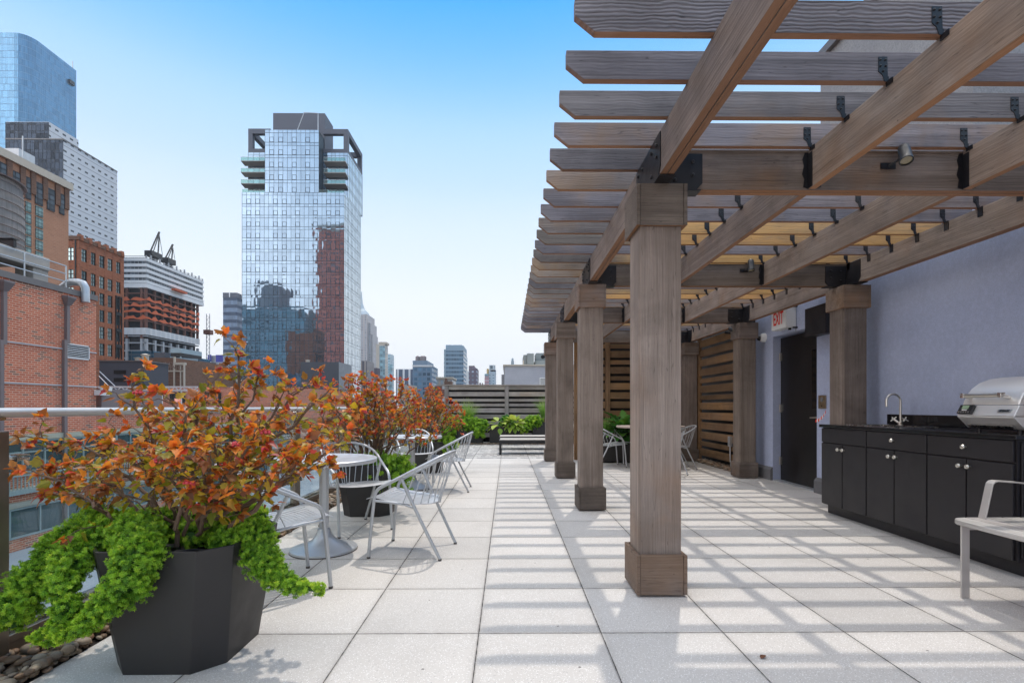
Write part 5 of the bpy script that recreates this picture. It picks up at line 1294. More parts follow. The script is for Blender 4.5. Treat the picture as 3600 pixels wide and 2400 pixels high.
O_, U_, N_ = Vector((XD1, YD, 0)), Vector((0, 1, 0)), Vector((1, 0, 0)); cnt = 0
for r_i, (zt, zb) in enumerate(rows[:14]):
    for c_i, (a, b) in enumerate(colsR):
        dark = (c_i == 0 and 2 <= r_i <= 6) or (c_i == 4 and (2 <= r_i <= 5 or r_i >= 9))
        if zt < -5: continue
        window_unit(O_, U_, N_, a, b, zb, zt, ht, 'R', pane='tealglass')
colsL = [(xat(a, YD) - XD0, xat(b, YD) - XD0) for a, b in ((121, 135), (150, 178), (194, 214), (232, 258))]
facade((XD0, YD, 0), (1, 0, 0), (0, -1, 0), XD1 - .36 - XD0, colsL, rows, ZD, 0)
O_, U_, N_ = Vector((XD0, YD, 0)), Vector((1, 0, 0)), Vector((0, -1, 0))
for zt, zb in rows[:9]:
    for a, b in colsL: window_unit(O_, U_, N_, a, b, zb, zt, ht, 'L')
for (c_i, ra, rb) in ((0, 2, 6), (4, 2, 5), (4, 9, 14)):               # black metal bays over some window columns
    bk = MB(); a, b = colsR[c_i]; z1_, z0_ = rows[ra][0] + .35, rows[min(rb, 13)][1] - .3
    for y in (a - .25, (a + b) / 2 - .06, b + .1): bk.box(XD1 + .003, XD1 + .16, YD + y, YD + y + .15, z0_, z1_)
    for k in range(ra, min(rb, 13) + 2):
        zz = rows[k][0] + .3 if k < len(rows) else z0_
        bk.box(XD1 + .003, XD1 + .15, YD + a - .25, YD + b + .25, zz - .65 if k > ra else zz - .2, zz)
    bk.build('metal_bay', M['winbar'], ht)
box_part(ht, 'parapet', M['brick_old'], XD0 - .2, XD1 + .15, YD - .15, YD + .4, ZD, ZD + .7)
for k in range(6): y = YD + .2 + (YD1 - YD - 1) * k / 5; box_part(ht, 'parapet_pier', M['brick_hotel'], XD1 - .5, XD1 + .2, y, y + .6, ZD, ZD + 1.05)
box_part(ht, 'parapet_wall', M['brick_old'], XD1 - .4, XD1 + .1, YD + .4, YD1, ZD, ZD + .7)
for u in (140, 183, 221, 266): x = xat(u, YD); box_part(ht, 'drain_strip', M['winbar'], x - .09, x + .09, YD - .12, YD + .02, rows[1][1] - .2, ZD)

YE = 180.0; XE = xat(222, YE); YE1 = yx(412, XE); ZE = zat(490, YE, 222); XE0 = xat(20, YE)
ws = thing('white_panel_tower', 'dark glass and white panelled slab tower behind the brick hotel', 'tower', (XE - 20, 190, GZ))
M['darkmirror'] = mirror('dark_mirror_glass', (.022, .030, .044), .05, .5)
M['whitepanel'] = gridmat('white_panels', (.66, .69, .73), (.035, .04, .045), 3.05, 3.45, .46, .20, .1, .2, .4, 1.0)
box_part(ws, 'white_wall', M['whitepanel'], XE0, XE, YE + .1, YE1, GZ, ZE)
XE2 = xat(172, YE); ZE2 = zat(428, YE, 100)
box_part(ws, 'upper_block', M['whitepanel'], XE0, XE2, YE + .1, yx(276, XE2), ZE, ZE2)
pane_wall(ws, 'dark_glass_wall', (M['darkmirror'], M['winbar']), (XE0, YE, 0), (1, 0, 0), (0, -1, 0), XE - XE0, 20, ZE - .2, 14, 3.5, .3, .012, .02, nsub=3)
pane_wall(ws, 'upper_glass_wall', (M['darkmirror'], M['winbar']), (XE0, YE - .01, 0), (1, 0, 0), (0, -1, 0), XE2 - XE0, ZE, ZE2 - .2, 10, 3.5, .3, .012, .02, nsub=3)
box_part(ws, 'roof_edge', M['coping'], XE0 - .2, XE + .15, YE - .15, YE1, ZE - .2, ZE + .25)

YF = 350.0
bt = thing('blue_glass_tower', 'tall blue glass tower with a rounded corner at the edge of the picture', 'tower', (-360, 370, GZ))
bt['label'] = 'tallest blue glass tower with rounded corner behind the white panelled slab'
M['blueglass'] = gridmat('blue_curtain_wall', (.16, .25, .36), (.125, .29, .46), 1.55, 4.6, .90, .93, .55, .12, .16)
xk = xat(96, YF); yk = yx(268, xk); zk = zat(115, YF, 60); rad = 9.0; plan = [(xk - 110, YF)] + [(xk - rad + rad * math.sin(a), YF + rad - rad * math.cos(a)) for a in [R(q) for q in range(0, 91, 15)]] + [(xk, yk), (xk - 110, yk)]
mb = MB(); mb.loft([[(x, y, GZ) for x, y in plan], [(x, y, zk) for x, y in plan]]); mb.build('curtain_wall', M['blueglass'], bt)
MB().tube([(xk - 45, YF + 3, zk + 5), (xk - 15, YF + 6, zk + .5)], .7, 6).build('roof_brace', M['lightmetal'], bt)
MB().box(xk - 2, xk + 1.5, yk - 7, yk - 3, zk - 14, zk - 11).build('hoist', M['black_steel'], bt)
MB().tube([(xk - 1, yk - 2, zk), (xk - 1, yk - 2, zk + 6)], .35, 6).build('mast', M['lightmetal'], bt)

# ------------------------------------------------------------------ tower under construction
YG = 200.0; XG = xat(515, YG); YG1 = yx(713, XG); XG0 = xat(425, YG); z_ = lambda v: zat(v, YG, 515)
cs = thing('construction_tower', 'office tower under construction with orange netting and white upper bands', 'tower', (XG - 10, 220, GZ))
M['void'] = plain('dark_interior', (.012, .013, .017), .9, 0, .4, .2); M['rustcol'] = plain('rusty_column', (.16, .065, .045), .7, 0, .2, .5); M['orange'] = plain('orange_netting', (.62, .135, .05), .8, 0, .3, .12, .5, .6)
M['tarp'] = plain('white_tarpaulin', (.62, .63, .64), .7, 0, .15, .25, .6, .4); M['whiteband'] = plain('white_spandrel', (.74, .75, .76), .5, 0, .08, .3); M['greycol'] = plain('grey_column', (.40, .41, .43), .7, 0, .1, .4)
YGl = yx(700, XG)
box_part(cs, 'interior', M['void'], XG0, XG - 1.2, YG + 1.2, YGl - 1.0, GZ, z_(1005))
zs = [1030, 1062, 1094, 1126, 1156, 1180, 1204, 1232, 1258, 1284, 1310]
for v in zs: box_part(cs, 'floor_slab', M['greycol'] if v > 1150 else M['rustcol'], XG0, XG, YG, YGl, z_(v) - .25, z_(v) + .2)
for k in range(8):
    y = YG + .05 + (YGl - YG - .9) * k / 7
    MB().box(XG - .9, XG - .1, y, y + .8, z_(1152), z_(1005)).build('steel_column', M['rustcol'], cs); MB().box(XG - .85, XG + .05, y - .05, y + .85, GZ, z_(1190)).build('column', M['greycol'], cs)
for u in (441, 493): x = xat(u, YG); MB().box(x, x + .9, YG - .05, YG + .8, z_(1190), z_(1005)).build('steel_column', M['rustcol'], cs); MB().box(x, x + .9, YG - .1, YG + .9, GZ, z_(1190)).build('column', M['greycol'], cs)
for i, v in enumerate((1047, 1068, 1088, 1112)):
    pts = 26
    def wav(t): return z_(v) + .5 * math.sin(t * 1.7 + i) + (.35 * math.sin(t * 4.1))
    m = MB(); L0 = [(XG0 + (XG - XG0) * k / 8, YG - .15) for k in range(9)] + [(XG + .15, YG + (YGl - YG) * k / pts) for k in range(1, pts + 1)]
    top = [(x, y, wav(k * .9)) for k, (x, y) in enumerate(L0)]; bot = [(x, y, z_(v) - 1.0 - .2 * math.sin(k * 1.3)) for k, (x, y) in enumerate(L0)]
    m.add(top + bot, [(k, k + 1, len(L0) + k + 1, len(L0) + k) for k in range(len(L0) - 1)]); m.build('safety_net', M['orange'], cs)
m = MB(); L0 = [(XG0 + (XG - XG0) * k / 8, YG - .3 - .2 * (k % 2)) for k in range(9)] + [(XG + .3 + .25 * (k % 2), YG + (YGl - YG) * k / 24) for k in range(1, 25)]
m.add([(x, y, z_(1152)) for x, y in L0] + [(x, y, z_(1176)) for x, y in L0], [(k, k + 1, len(L0) + k + 1, len(L0) + k) for k in range(len(L0) - 1)]); m.build('tarpaulin', M['tarp'], cs)
M['bandglass'] = gridmat('strip_glass', (.20, .22, .24), (.10, .12, .14), 1.5, 9, .8, .99, .3, .2, .6)
box_part(cs, 'upper_glazing', M['bandglass'], XG0, XG, YG, YG1, z_(1006), z_(905))
for v in (912, 932, 951, 970, 990): box_part(cs, 'white_band', M['whiteband'], XG0, XG + .35, YG - .35, YG1 + .1, z_(v + 5.5), z_(v - 4.5))
box_part(cs, 'overhang', M['whiteband'], XG0, XG + .4, YG - .4, YG1 + .15, z_(1006) - .6, z_(1006) + 1.0)
m = MB()
for k in range(15): y = YG + (YG1 - YG) * k / 14; m.box(XG - .5, XG - .1, y, y + .5, z_(905), z_(897) + .8 * (k % 2))
m.box(XG - .4, XG - .2, YG, YG1, z_(900), z_(899)).box(XG0, XG, YG, YG + .3, z_(901), z_(899)); m.build('top_steel', M['greycol'], cs)
hs = MB()
for k in range(int((z_(1045) - z_(1300)) / 2)): zz = z_(1300) + 2.0 * k; hs.tube([(XG + 2.5, YGl + 1.5, zz), (XG + 4.0, YGl + 1.5, zz + 1), (XG + 2.5, YGl + 1.5, zz + 2)], .12, 4)
hs.tube([(XG + 2.5, YGl + 1.5, GZ), (XG + 2.5, YGl + 1.5, z_(1045))], .16, 4).tube([(XG + 4, YGl + 1.5, GZ), (XG + 4, YGl + 1.5, z_(1045))], .16, 4).build('hoist_mast', M['greycol'], cs)
MB().box(XG + 1.8, XG + 4.8, YGl + .2, YGl + 3, z_(1130), z_(1112)).build('hoist_cab', M['rustcol'], cs)
MB().box(XG + .5, XG + 2.2, YG + 14, YG + 22, z_(990), z_(984)).build('swing_stage', M['orange'], cs)
def crane(u, label, s):
    Y = yx(u, XG - 6); x = XG - 6; zb = z_(900) ; t = thing('tower_crane', label, 'crane', (x, Y, zb), 'luffing cranes on the unfinished tower')
    MB().box(x - 1.6, x + 1.6, Y - 3.2 * s, Y + 3.2 * s, zb + 3, zb + 5.2).box(x - 1, x + 1, Y - 1, Y + 1, zb - 3, zb + 3).build('machine_deck', M['black_steel'], t)
    MB().tube([(x, Y - 2.0, zb + 5), (x, Y + 3.2 * s, zb + 14 * s + 1)], .32, 5).tube([(x + .8, Y - 1.4, zb + 5), (x + .4, Y + 3.2 * s, zb + 14 * s + 1)], .2, 5).build('boom', M['black_steel'], t)
    MB().tube([(x, Y + 2.6 * s, zb + 5), (x, Y + 3.4 * s, zb + 13 * s)], .28, 5).tube([(x, Y + 3.2 * s, zb + 14 * s + 1), (x, Y + 5.4 * s, zb + 6)], .1, 4).build('mast', M['black_steel'], t)
    return t
crane(540, 'taller dark luffing crane on the unfinished tower', 1.0); crane(592, 'shorter dark luffing crane on the unfinished tower', .82)

# ------------------------------------------------------------------ tower with the numeral
M['navy'] = gridmat('navy_strip_wall', (.075, .10, .15), (.10, .15, .23), 1.6, 5.2, .92, .55, .35, .2, .25)
t1, x0, x1, y0, y1, z1 = block('dark_blue_tower', 'dark blue tower with a white numeral one beside the glass skyscraper', 'tower', 784, 833, 350, 1029, M['navy'], uf=870)
box_part(t1, 'crown_band', plain('dark_crown', (.07, .085, .12), .5, 0, .08, .1), x0 - .1, x1 + .1, y0 - .1, y1 + .1, z1 - 3.4, z1 + .1)
M['sign_white'] = plain('white_sign', (.85, .85, .86), .5, 0, .02, 2)
text_mesh('1', 4.0, .1, 'lettering', M['sign_white'], t1, Matrix.Translation((xat(808, 350), y0 - .35, z1 - 1.75)) @ FACE_MY, 1.1, .10)
text_mesh('1', 4.0, .1, 'lettering', M['sign_white'], t1, Matrix.Translation((x1 + .35, yx(849, x1), z1 - 1.75)) @ Matrix.Rotation(R(90), 4, 'Z') @ FACE_MY, 1.6, .10)

# ------------------------------------------------------------------ the big glass skyscraper
YM = 150.0; XM0, XM1 = xat(851, YM), xat(1210, YM); YM1 = yx(1268, XM1); ZM = zat(677, YM, 1030)
sk_ = thing('glass_skyscraper', 'big glass skyscraper with balconies and a dark framed crown', 'tower', ((XM0 + XM1) / 2, 160, GZ))
M['skyglass'] = mirror('silver_blue_glass', (.36, .46, .57), .03, .12); M['sideglass'] = mirror('pale_side_glass', (.70, .77, .82), .10, .06); M['mull'] = plain('dark_mullion', (.05, .07, .09), .5, .3, .1, 1); M['palemull'] = plain('pale_mullion', (.30, .36, .41), .5, .3, .1, 1)  # side glass and bars paler: bright sky reflected there is in the colour
box_part(sk_, 'core', M['mull'], XM0 + .1, XM1 - .1, YM + .1, YM1, GZ, ZM - .1)
VENT = (1, 3, 7, 9, 12, 16, 19, 21)
zf0 = -3.0; FH = 3.40
pane_wall(sk_, 'front_glass', (M['skyglass'], M['mull']), (XM0, YM, 0), (1, 0, 0), (0, -1, 0), XM1 - XM0, zf0, ZM, 23, FH, .24, .0018, .0042, VENT)
pane_wall(sk_, 'side_glass', (M['sideglass'], M['palemull']), (XM1, YM, 0), (0, 1, 0), (1, 0, 0), YM1 - YM, zf0, ZM, 12, FH, .24, .004, .006, (2, 5, 9), nsub=2)
XU0, XU1 = xat(931.5, YM), xat(1121, YM); ZU = zat(457, YM, 1030)
box_part(sk_, 'middle_core', M['mull'], XU0 + .1, XU1 - .1, YM + .1, YM + 8, ZM, ZU - .1)
pane_wall(sk_, 'middle_glass', (M['skyglass'], M['mull']), (XU0, YM, 0), (1, 0, 0), (0, -1, 0), XU1 - XU0, ZM, ZU, 12, FH, .24, .0018, .0042, (1, 3, 6, 9))
YR = YM + 3.5; ZR = zat(537, YR, 1030)
box_part(sk_, 'setback_core', M['mull'], XM0 + .1, XM1 - .1, YR + .1, YM1 + 2, ZM, ZR)
for a, b, n in ((XM0, XU0, 4), (XU1, XM1, 6)): pane_wall(sk_, 'setback_glass', (M['skyglass'], M['mull']), (a, YR, 0), (1, 0, 0), (0, -1, 0), b - a, ZM, ZR, n, FH, .24, .004, .008, (), nsub=2)
pane_wall(sk_, 'setback_side_glass', (M['sideglass'], M['palemull']), (XM1, YR, 0), (0, 1, 0), (1, 0, 0), YM1 + 2 - YR, ZM, ZR, 10, FH, .24, .004, .006, (), nsub=2)
M['crown'] = plain('dark_grey_panel', (.105, .115, .145), .6, .1, .06, .3); M['crown_side'] = plain('grey_side_panel', (.34, .35, .37), .7, 0, .05, .3)
ZK = zat(453, YR, 1030); fw = 1.35; yb_ = YM1 + 2
for z0_, z1_ in ((ZR, ZR + 1.2), (ZK - 1.5, ZK)):
    for q in ((XM0, XU0, YR, YR + fw), (XU1, XM1, YR, YR + fw), (XM1 - fw, XM1, YR + fw + .01, yb_), (XM0, XM0 + fw, YR + fw + .01, yb_), (XM0 + fw, XM1 - fw, yb_ - fw, yb_ - .01)): box_part(sk_, 'crown_beam', M['crown'], *q, z0_, z1_)
for x in (XM0, XM1 - fw):
    for y in (YR + .01, yb_ - fw - .02): box_part(sk_, 'crown_post', M['crown'], x + .01, x + fw - .01, y, y + fw, ZR + 1.2, ZK - 1.5)
XP0, XP1 = xat(960, YR + 1), xat(1142, YR + 1); ZP = zat(398, YR + 1, 1030)
box_part(sk_, 'penthouse', M['crown'], XP0, XP1, YR + 1.0, yx(1171, XP1), ZR, ZP)
MB().tube([(XU1 - .6, YM + 1, ZU), (XU1 - .6, YM + 1, ZU + 5.6), (XU1 - 4.8, YM + 1, ZU + 5.8), (XU1 - 7, YM + 1, ZU)], .13, 5).build('window_rig', M['lightmetal'], sk_)
M['balcglass'] = thin_glass('balcony_glass', (.62, .78, .74), 1.2)
M['slabgrey'] = plain('balcony_soffit', (.40, .38, .36), .8, 0, .05, 1)
for v in (581, 620, 659):
    zb = zat(v, YR, 1030)
    for (a, b) in ((XU1 + 1.0, XM1 + .02), (XM0 - .95, XU0 - .02)):
        s_ = MB().prism([(YR - 2.4, zb), (YR - 2.4, zb + .18), (YR, zb + .18), (YR, zb - .35)], 'x', a, b).build('balcony', M['slabgrey'], sk_)
        box_part(s_, 'balcony_rail', M['balcglass'], a, b, YR - 2.42, YR - 2.36, zb + .18, zb + 1.25); box_part(s_, 'handrail', M['lightmetal'], a, b, YR - 2.44, YR - 2.34, zb + 1.25, zb + 1.31)
for a, b in ((XM0, XU0), (XU1, XM1)): box_part(sk_, 'terrace_glass', M['balcglass'], a, b, YM + .02, YM + .08, ZM, ZM + 1.0)
# the buildings behind us that the skyscraper mirrors
rb = thing('brick_tower', 'tall red brick tower mirrored in the corner of the glass skyscraper', 'tower', (-120, -75, GZ))
M['redtower'] = gridmat('red_tower_wall', (.72, .20, .12), (.10, .12, .13), 3.0, 3.6, .42, .5, .2, .2, .6)
box_part(rb, 'walls', M['redtower'], -137, -98, -90, -60, GZ, 128); box_part(rb, 'crown', M['lintel'], -137.4, -97.6, -90.3, -59.6, 128, 131)
db = thing('dark_glass_block', 'dark teal office block mirrored low in the glass skyscraper', 'building', (-165, -75, GZ))
M['darkteal'] = gridmat('dark_teal_wall', (.26, .36, .40), (.14, .28, .32), 3.0, 3.6, .75, .6, .2, .25, .8)
box_part(db, 'walls', M['darkteal'], -192, -146, -90, -60, GZ, 72); box_part(db, 'roof_block', M['stucco_grey'], -182, -166, -88, -64, 72, 90)

# ------------------------------------------------------------------ middle distance on this side of the river of roofs
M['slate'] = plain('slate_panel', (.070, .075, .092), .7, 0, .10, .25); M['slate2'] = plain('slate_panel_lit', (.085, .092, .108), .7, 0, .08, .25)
ds, x0, x1, y0, y1, z1 = block('slate_building', 'blank dark slate building with two black louvre slots', 'building', 349, 507, 60, 1270, M['slate'], uf=592)
for v0, v1 in ((1301, 1314), (1328, 1341)): box_part(ds, 'louvre', M['dark_gap'], xat(401, 60), xat(443, 60), y0 - .06, y0 + .1, zat(v1, 60, 420), zat(v0, 60, 420))
box_part(ds, 'coping', M['coping'], x0 - .08, x1 + .1, y0 - .1, y1 + .1, z1, z1 + .12)
def roof_fan(u, Y, vt, vb, w, label):
    x = xat(u, Y); a, b = zat(vb, Y, u), zat(vt, Y, u); t = thing('exhaust_vent', label, 'vent', (x, Y, a))
    MB().lathe([(w * .75, 0), (w * .75, (b - a) * .8), (w, (b - a) * .82), (w, (b - a) * .86), (w * .2, (b - a)), (.001, b - a)], (x, Y, a), 14).build('stack', M['lintel'], t, True)
roof_fan(488, 63, 1256, 1270, .55, 'squat mushroom vent on the slate building'); roof_fan(511, 63, 1243, 1272, .52, 'tall cream exhaust stack on the slate building')
M['bluelow'] = gridmat('blue_low_glass', (.10, .17, .22), (.05, .16, .26), 2, 3.6, .93, .93, .4, .12, .4)
block('blue_glass_annex', 'low dark blue glass annex under the unfinished tower', 'building', 452, 540, 105, 1233, M['bluelow'], depth=20)
block('grey_penthouse', 'dark grey rooftop box between the blue annex and cooling tower', 'building', 541, 580, 92, 1238, M['slate'], uf=598)
ctw = thing('cooling_tower', 'pale blue steel cooling tower on a rooftop frame', 'cooling tower', (xat(640, 88), 90, zat(1262, 88)))
xa, xb, xcx = xat(599, 88), xat(636, 88), xat(671, 88)
M['coolsteel'] = plain('cooling_steel', (.30, .40, .45), .5, .2, .15, .5); box_part(ctw, 'cabinet', M['coolsteel'], xa, xb, 88, 94, zat(1241, 88), zat(1225, 88)); box_part(ctw, 'grille', M['winbar'], xa, xb, 88.02, 94, zat(1254, 88), zat(1241, 88))
MB().bar((xa, 88, zat(1258, 88)), (xcx, 90, zat(1262, 88)), .4, .3).bar((xa, 88, zat(1266, 88)), (xcx, 90, zat(1268, 88)), .3, .3).box(xb - .2, xb, 88, 88.2, zat(1270, 88), zat(1254, 88)).box(xa, xa + .2, 88, 88.2, zat(1270, 88), zat(1254, 88)).build('frame', M['coolsteel'], ctw)
# old brick loft with cream trim
YL = 75.0; XL0, XL1 = xat(526, YL), xat(649, YL); zl = zat(1257, YL, 570); zl2 = zat(1282, YL, 640); YL1 = yx(870, XL1)
lf = thing('brick_loft', 'old brown brick loft building with cream corner piers and window rows', 'building', ((XL0 + XL1) / 2, 90, GZ))
box_part(lf, 'front_wall', M['brick_old'], XL0, xat(612, YL), YL, YL + 14, GZ, zl); box_part(lf, 'corner_wall', M['brick_old'], xat(612, YL), XL1 - .02, YL + .02, YL + 14, GZ, zl2)
M['loftside'] = gridmat('loft_window_wall', (.19, .12, .09), (.30, .34, .37), 1.75, 2.95, .50, .52, .3, .25, .5)
box_part(lf, 'side_wall', M['loftside'], XL0, XL1, YL + 14.01, YL1, GZ, zat(1328, YL, 649)); box_part(lf, 'attic', M['slate2'], XL0, XL1 - .5, YL + 14.01, YL1, zat(1326, YL, 649), zat(1285, YL, 649))
for u0, u1, vt in ((611, 616, 1257), (634, 638, 1282), (645, 650, 1282)): box_part(lf, 'cream_pier', M['lintel'], xat(u0, YL), xat(u1, YL), YL - .12, YL + .1, GZ, zat(vt, YL, u0) + .15)
box_part(lf, 'cream_band', M['lintel'], XL0, XL1, YL - .10, YL + .1, zat(1307, YL), zat(1302, YL)); box_part(lf, 'cream_cornice', M['lintel'], XL1, XL1 + .12, YL + 14.01, YL1, zat(1326, YL, 649), zat(1314, YL, 649))
box_part(lf, 'cream_cap', M['lintel'], xat(612, YL), XL1 + .05, YL - .11, YL + .4, zl2, zl2 + .35)
M['ghost'] = plain('faded_paint', (.27, .19, .15), .9, 0, .2, 2)
text_mesh('UX', 1.2, .02, 'lettering', M['ghost'], lf, Matrix.Translation((xat(600, YL), YL - .03, zat(1284, YL))) @ FACE_MY)
text_mesh('DING', 1.2, .02, 'lettering', M['ghost'], lf, Matrix.Translation((xat(612, YL), YL - .13, zat(1294, YL))) @ FACE_MY)
block('grey_loft_addition', 'plain grey rooftop addition above the brick loft windows', 'building', 664, 700, 92, 1266, M['slate2'], uf=760)
block('white_rooftop_box', 'small white rooftop box beside the grey addition', 'building', 752, 775, 110, 1283, M['stucco_light'], depth=6)
# low brick building with steel canopy
YB_ = 46.0
lb = thing('low_brick_building', 'low red brick building behind the steel truss canopy', 'building', (xat(700, YB_), 50, GZ))
box_part(lb, 'wall', M['brick_wing'], xat(560, YB_), xat(1050, YB_), YB_, 60, GZ, zat(1360, YB_, 700)); box_part(lb, 'coping', M['coping'], xat(560, YB_), xat(1050, YB_), YB_ - .08, YB_ + .3, zat(1360, YB_, 700), zat(1358, YB_, 700))
for u in (600, 612, 644, 722, 770, 840): window_unit(Vector((0, YB_, 0)), Vector((1, 0, 0)), Vector((0, -1, 0)), xat(u, YB_), xat(u + 8, YB_), zat(1416, YB_), zat(1378, YB_), lb, 'B', 1, 2)
for c in kids(lb):
    if c.name.startswith('window'): c.location.y -= .30
cn = thing('steel_canopy', 'pale steel truss canopy on posts in front of the low brick building', 'canopy', (xat(560, 38), 38, 0))
ca, cb = xat(345, 38), xat(695, 38); zc0, zc1 = zat(1372, 38), zat(1360, 38); tr = MB().bar((ca, 38, zc0), (cb, 38, zc0), .12, .12).bar((ca, 38, zc1), (cb, 38, zc1), .12, .12)
for k in range(26): tr.bar((ca + (cb - ca) * k / 26, 38, zc0 if k % 2 else zc1), (ca + (cb - ca) * (k + 1) / 26, 38, zc1 if k % 2 else zc0), .06, .06)
tr.build('truss', M['galv'], cn)
for u in (560, 628, 545): MB().box(xat(u, 38), xat(u, 38) + .16, 38, 38.16, -5, zc0).build('post', M['galv'], cn)
for u in (615, 632, 683): MB().lathe([(.05, .12), (.16, 0), (.16, -.06)], (xat(u, 38), 37.9, zc0 - .2), 10).build('lamp', M['black_steel'], cn)
for a, b in ((350, 407), (348, 385)): MB().tube([(xat(a, 38), 38, zat(1306 if a == 350 else 1322, 38)), (xat(b, 38), 38, zc1)], .03, 5).build('stay', M['galv'], cn)
# billboard on a white building
bl = thing('billboard_building', 'pale building topped by two blue billboards', 'building', (xat(755, 260), 265, GZ))
box_part(bl, 'wall', M['stucco_light'], xat(742, 260), xat(760, 260), 260, 272, GZ, zat(1250, 260)); box_part(bl, 'low_wall', gridmat('teal_low', (.25, .33, .34), (.12, .2, .22), 2, 3, .7, .6), xat(744, 262), xat(786, 262), 262, 280, GZ, zat(1282, 260))
M['blueboard'] = plain('blue_billboard', (.04, .05, .38), .5, 0, .3, .3)
box_part(bl, 'billboard', M['blueboard'], xat(730, 259), xat(741, 259), 259, 259.5, zat(1271, 259), zat(1247, 259)); box_part(bl, 'billboard', M['blueboard'], xat(759, 259), xat(783, 259), 259, 259.5, zat(1273, 259), zat(1248, 259))
# grey block in front of the skyscraper
gb_, x0, x1, y0, y1, z1 = block('grey_bulkhead_building', 'plain dark grey block standing before the glass skyscraper', 'building', 1057, 1191, 95, 1272, M['slate2'], uf=1236)
box_part(gb_, 'lit_side', M['stucco_grey'], x1, x1 + .05, y0, y1, GZ, z1)  # paler sheet puts the sunlight on this side into the colour
roof_fan(1082, 97, 1264, 1273, .5, 'small white dome vent on the grey block')

# ------------------------------------------------------------------ skyline
def sky_t(name, label, u0, u1, Y, vt, mat, uf=None, depth=None, extra=(), cat='tower'):
    t, x0, x1, y0, y1, z1 = block(name, label, cat, u0, u1, Y, vt, mat, uf=uf, depth=depth)
    for (a, b, v1, v0, mm, nm) in extra: box_part(t, nm, mm, xat(a, Y), xat(b, Y), Y + .4, y1 - .4, zat(v0, Y), zat(v1, Y))
    return t, x0, x1, y0, y1, z1
G = gridmat
sA = G('pale_stone_grid', (.46, .42, .41), (.24, .26, .30), 6.0, 4.6, .44, .58, .1, .3, .4)
es = thing('stepped_skyscraper', 'distant stone skyscraper with stepped shoulders beside the glass skyscraper', 'tower', (xat(1285, 900), 930, GZ))
for i, (u0, u1, vt, nm) in enumerate(((1240, 1291, 1105, 'shaft'), (1291, 1299, 1133, 'shoulder'), (1299, 1303.5, 1172, 'low_shoulder'))): box_part(es, nm, sA, xat(u0, 900) + .2 * i, xat(u1, 900), 900 + 6 * i, 950, GZ, zat(vt, 900))
MB().loft([[(xat(1262, 905) + q * w, 920 + p * w, zz) for q, p in ((-1, -1), (1, -1), (1, 1), (-1, 1))] for w, zz in ((13, zat(1105, 905)), (10, zat(1092, 905)), (5, zat(1082, 905)), (2, zat(1060, 905)), (.6, zat(1020, 905)))]).build('spire', plain('spire_metal', (.38, .45, .50), .4, .4, .1, .1), es)
beige, teal = (.55, .48, .40), (.22, .36, .42)
M['tealgrid'] = G('teal_grid', (.20, .30, .35), (.18, .32, .38), 3.2, 3.6, .82, .72, .4, .15, .5)
t, x0, x1, y0, y1, z1 = sky_t('beige_tower', 'beige residential tower with a blue glass middle and stepped cap', 1322, 1352, 600, 1210, plain('beige_stone', beige, .8, 0, .06, .1), uf=1363, extra=((1330, 1358, 1202, 1210, plain('beige_cap', (.5, .43, .34), .8), 'cap'),))
box_part(t, 'glass_bay', M['tealgrid'], xat(1334.5, 600), xat(1352, 600) + .3, 599.4, 601, GZ, zat(1216, 600)); box_part(t, 'side_bay', G('beige_grid', beige, (.3, .36, .4), 4, 3.6, .5, .5), x1, x1 + .3, 602, y1, GZ, zat(1214, 600))
sky_t('blue_tower', 'narrow blue tower half hidden behind the beige one', 1362, 1373, 660, 1244, G('pale_blue_grid', (.42, .52, .58), (.2, .34, .42), 4, 3.6, .6, .6), depth=20)
sky_t('slim_blue_tower', 'slim blue glass tower stepping down beside the beige one', 1366, 1378, 560, 1281, M['tealgrid'], uf=1384)
sky_t('striped_block', 'low white office block with dark vertical stripes', 1392, 1451, 450, 1298, G('stripe_wall', (.72, .73, .75), (.09, .12, .18), 5.2, 200, .66, .99, .2, .2, .15), depth=30, extra=((1392, 1451, 1296.5, 1302, plain('white_cap', (.7, .7, .7), .7), 'parapet'),), cat='building')
M['bluegrid'] = G('blue_grid', (.13, .20, .28), (.10, .20, .30), 3.0, 3.3, .70, .62, .35, .18, .7)
t, x0, x1, y0, y1, z1 = sky_t('blue_grid_tower', 'squat blue gridded tower with a setback top and two roof tanks', 1450.5, 1518, 350, 1284, M['bluegrid'], depth=30, extra=((1450.5, 1502, 1267, 1284, plain('blue_grey_top', (.17, .24, .32), .6, 0, .1, .1), 'setback'),))
box_part(t, 'roof_line', M['lightmetal'], x0 - .2, x1 + .2, y0 - .3, y0 + .5, z1 - 1, z1 + .2)
for u in (1464, 1480, 1487): MB().lathe([(1.6, 0), (1.6, 3.6), (.1, 4.6)], (xat(u, 355), 360, zat(1267, 350)), 12).build('roof_tank', M['downspout'], t)
M['bigblue'] = G('steel_blue_floors', (.20, .29, .37), (.085, .16, .23), 2.6, 4.2, .95, .58, .35, .18, .35)
t, x0, x1, y0, y1, z1 = sky_t('steel_blue_tower', 'broad steel blue office tower with a pale solid top', 1567, 1629.5, 500, 1232, M['bigblue'], depth=40, extra=((1567, 1624, 1212, 1232, plain('pale_blue_top', (.26, .36, .44), .6, 0, .06, .1), 'solid_top'),))
box_part(t, 'top_band', plain('pale_blue_band', (.24, .34, .42), .6, 0, .06, .1), x0, x1, y0 - .2, y1, z1, zat(1214.5, 500)); box_part(t, 'side_wing', G('wing_grid', (.34, .45, .52), (.16, .28, .36), 3, 4.2, .6, .6), xat(1559, 500), x0, y0 + 4, y1, GZ, zat(1226, 500))
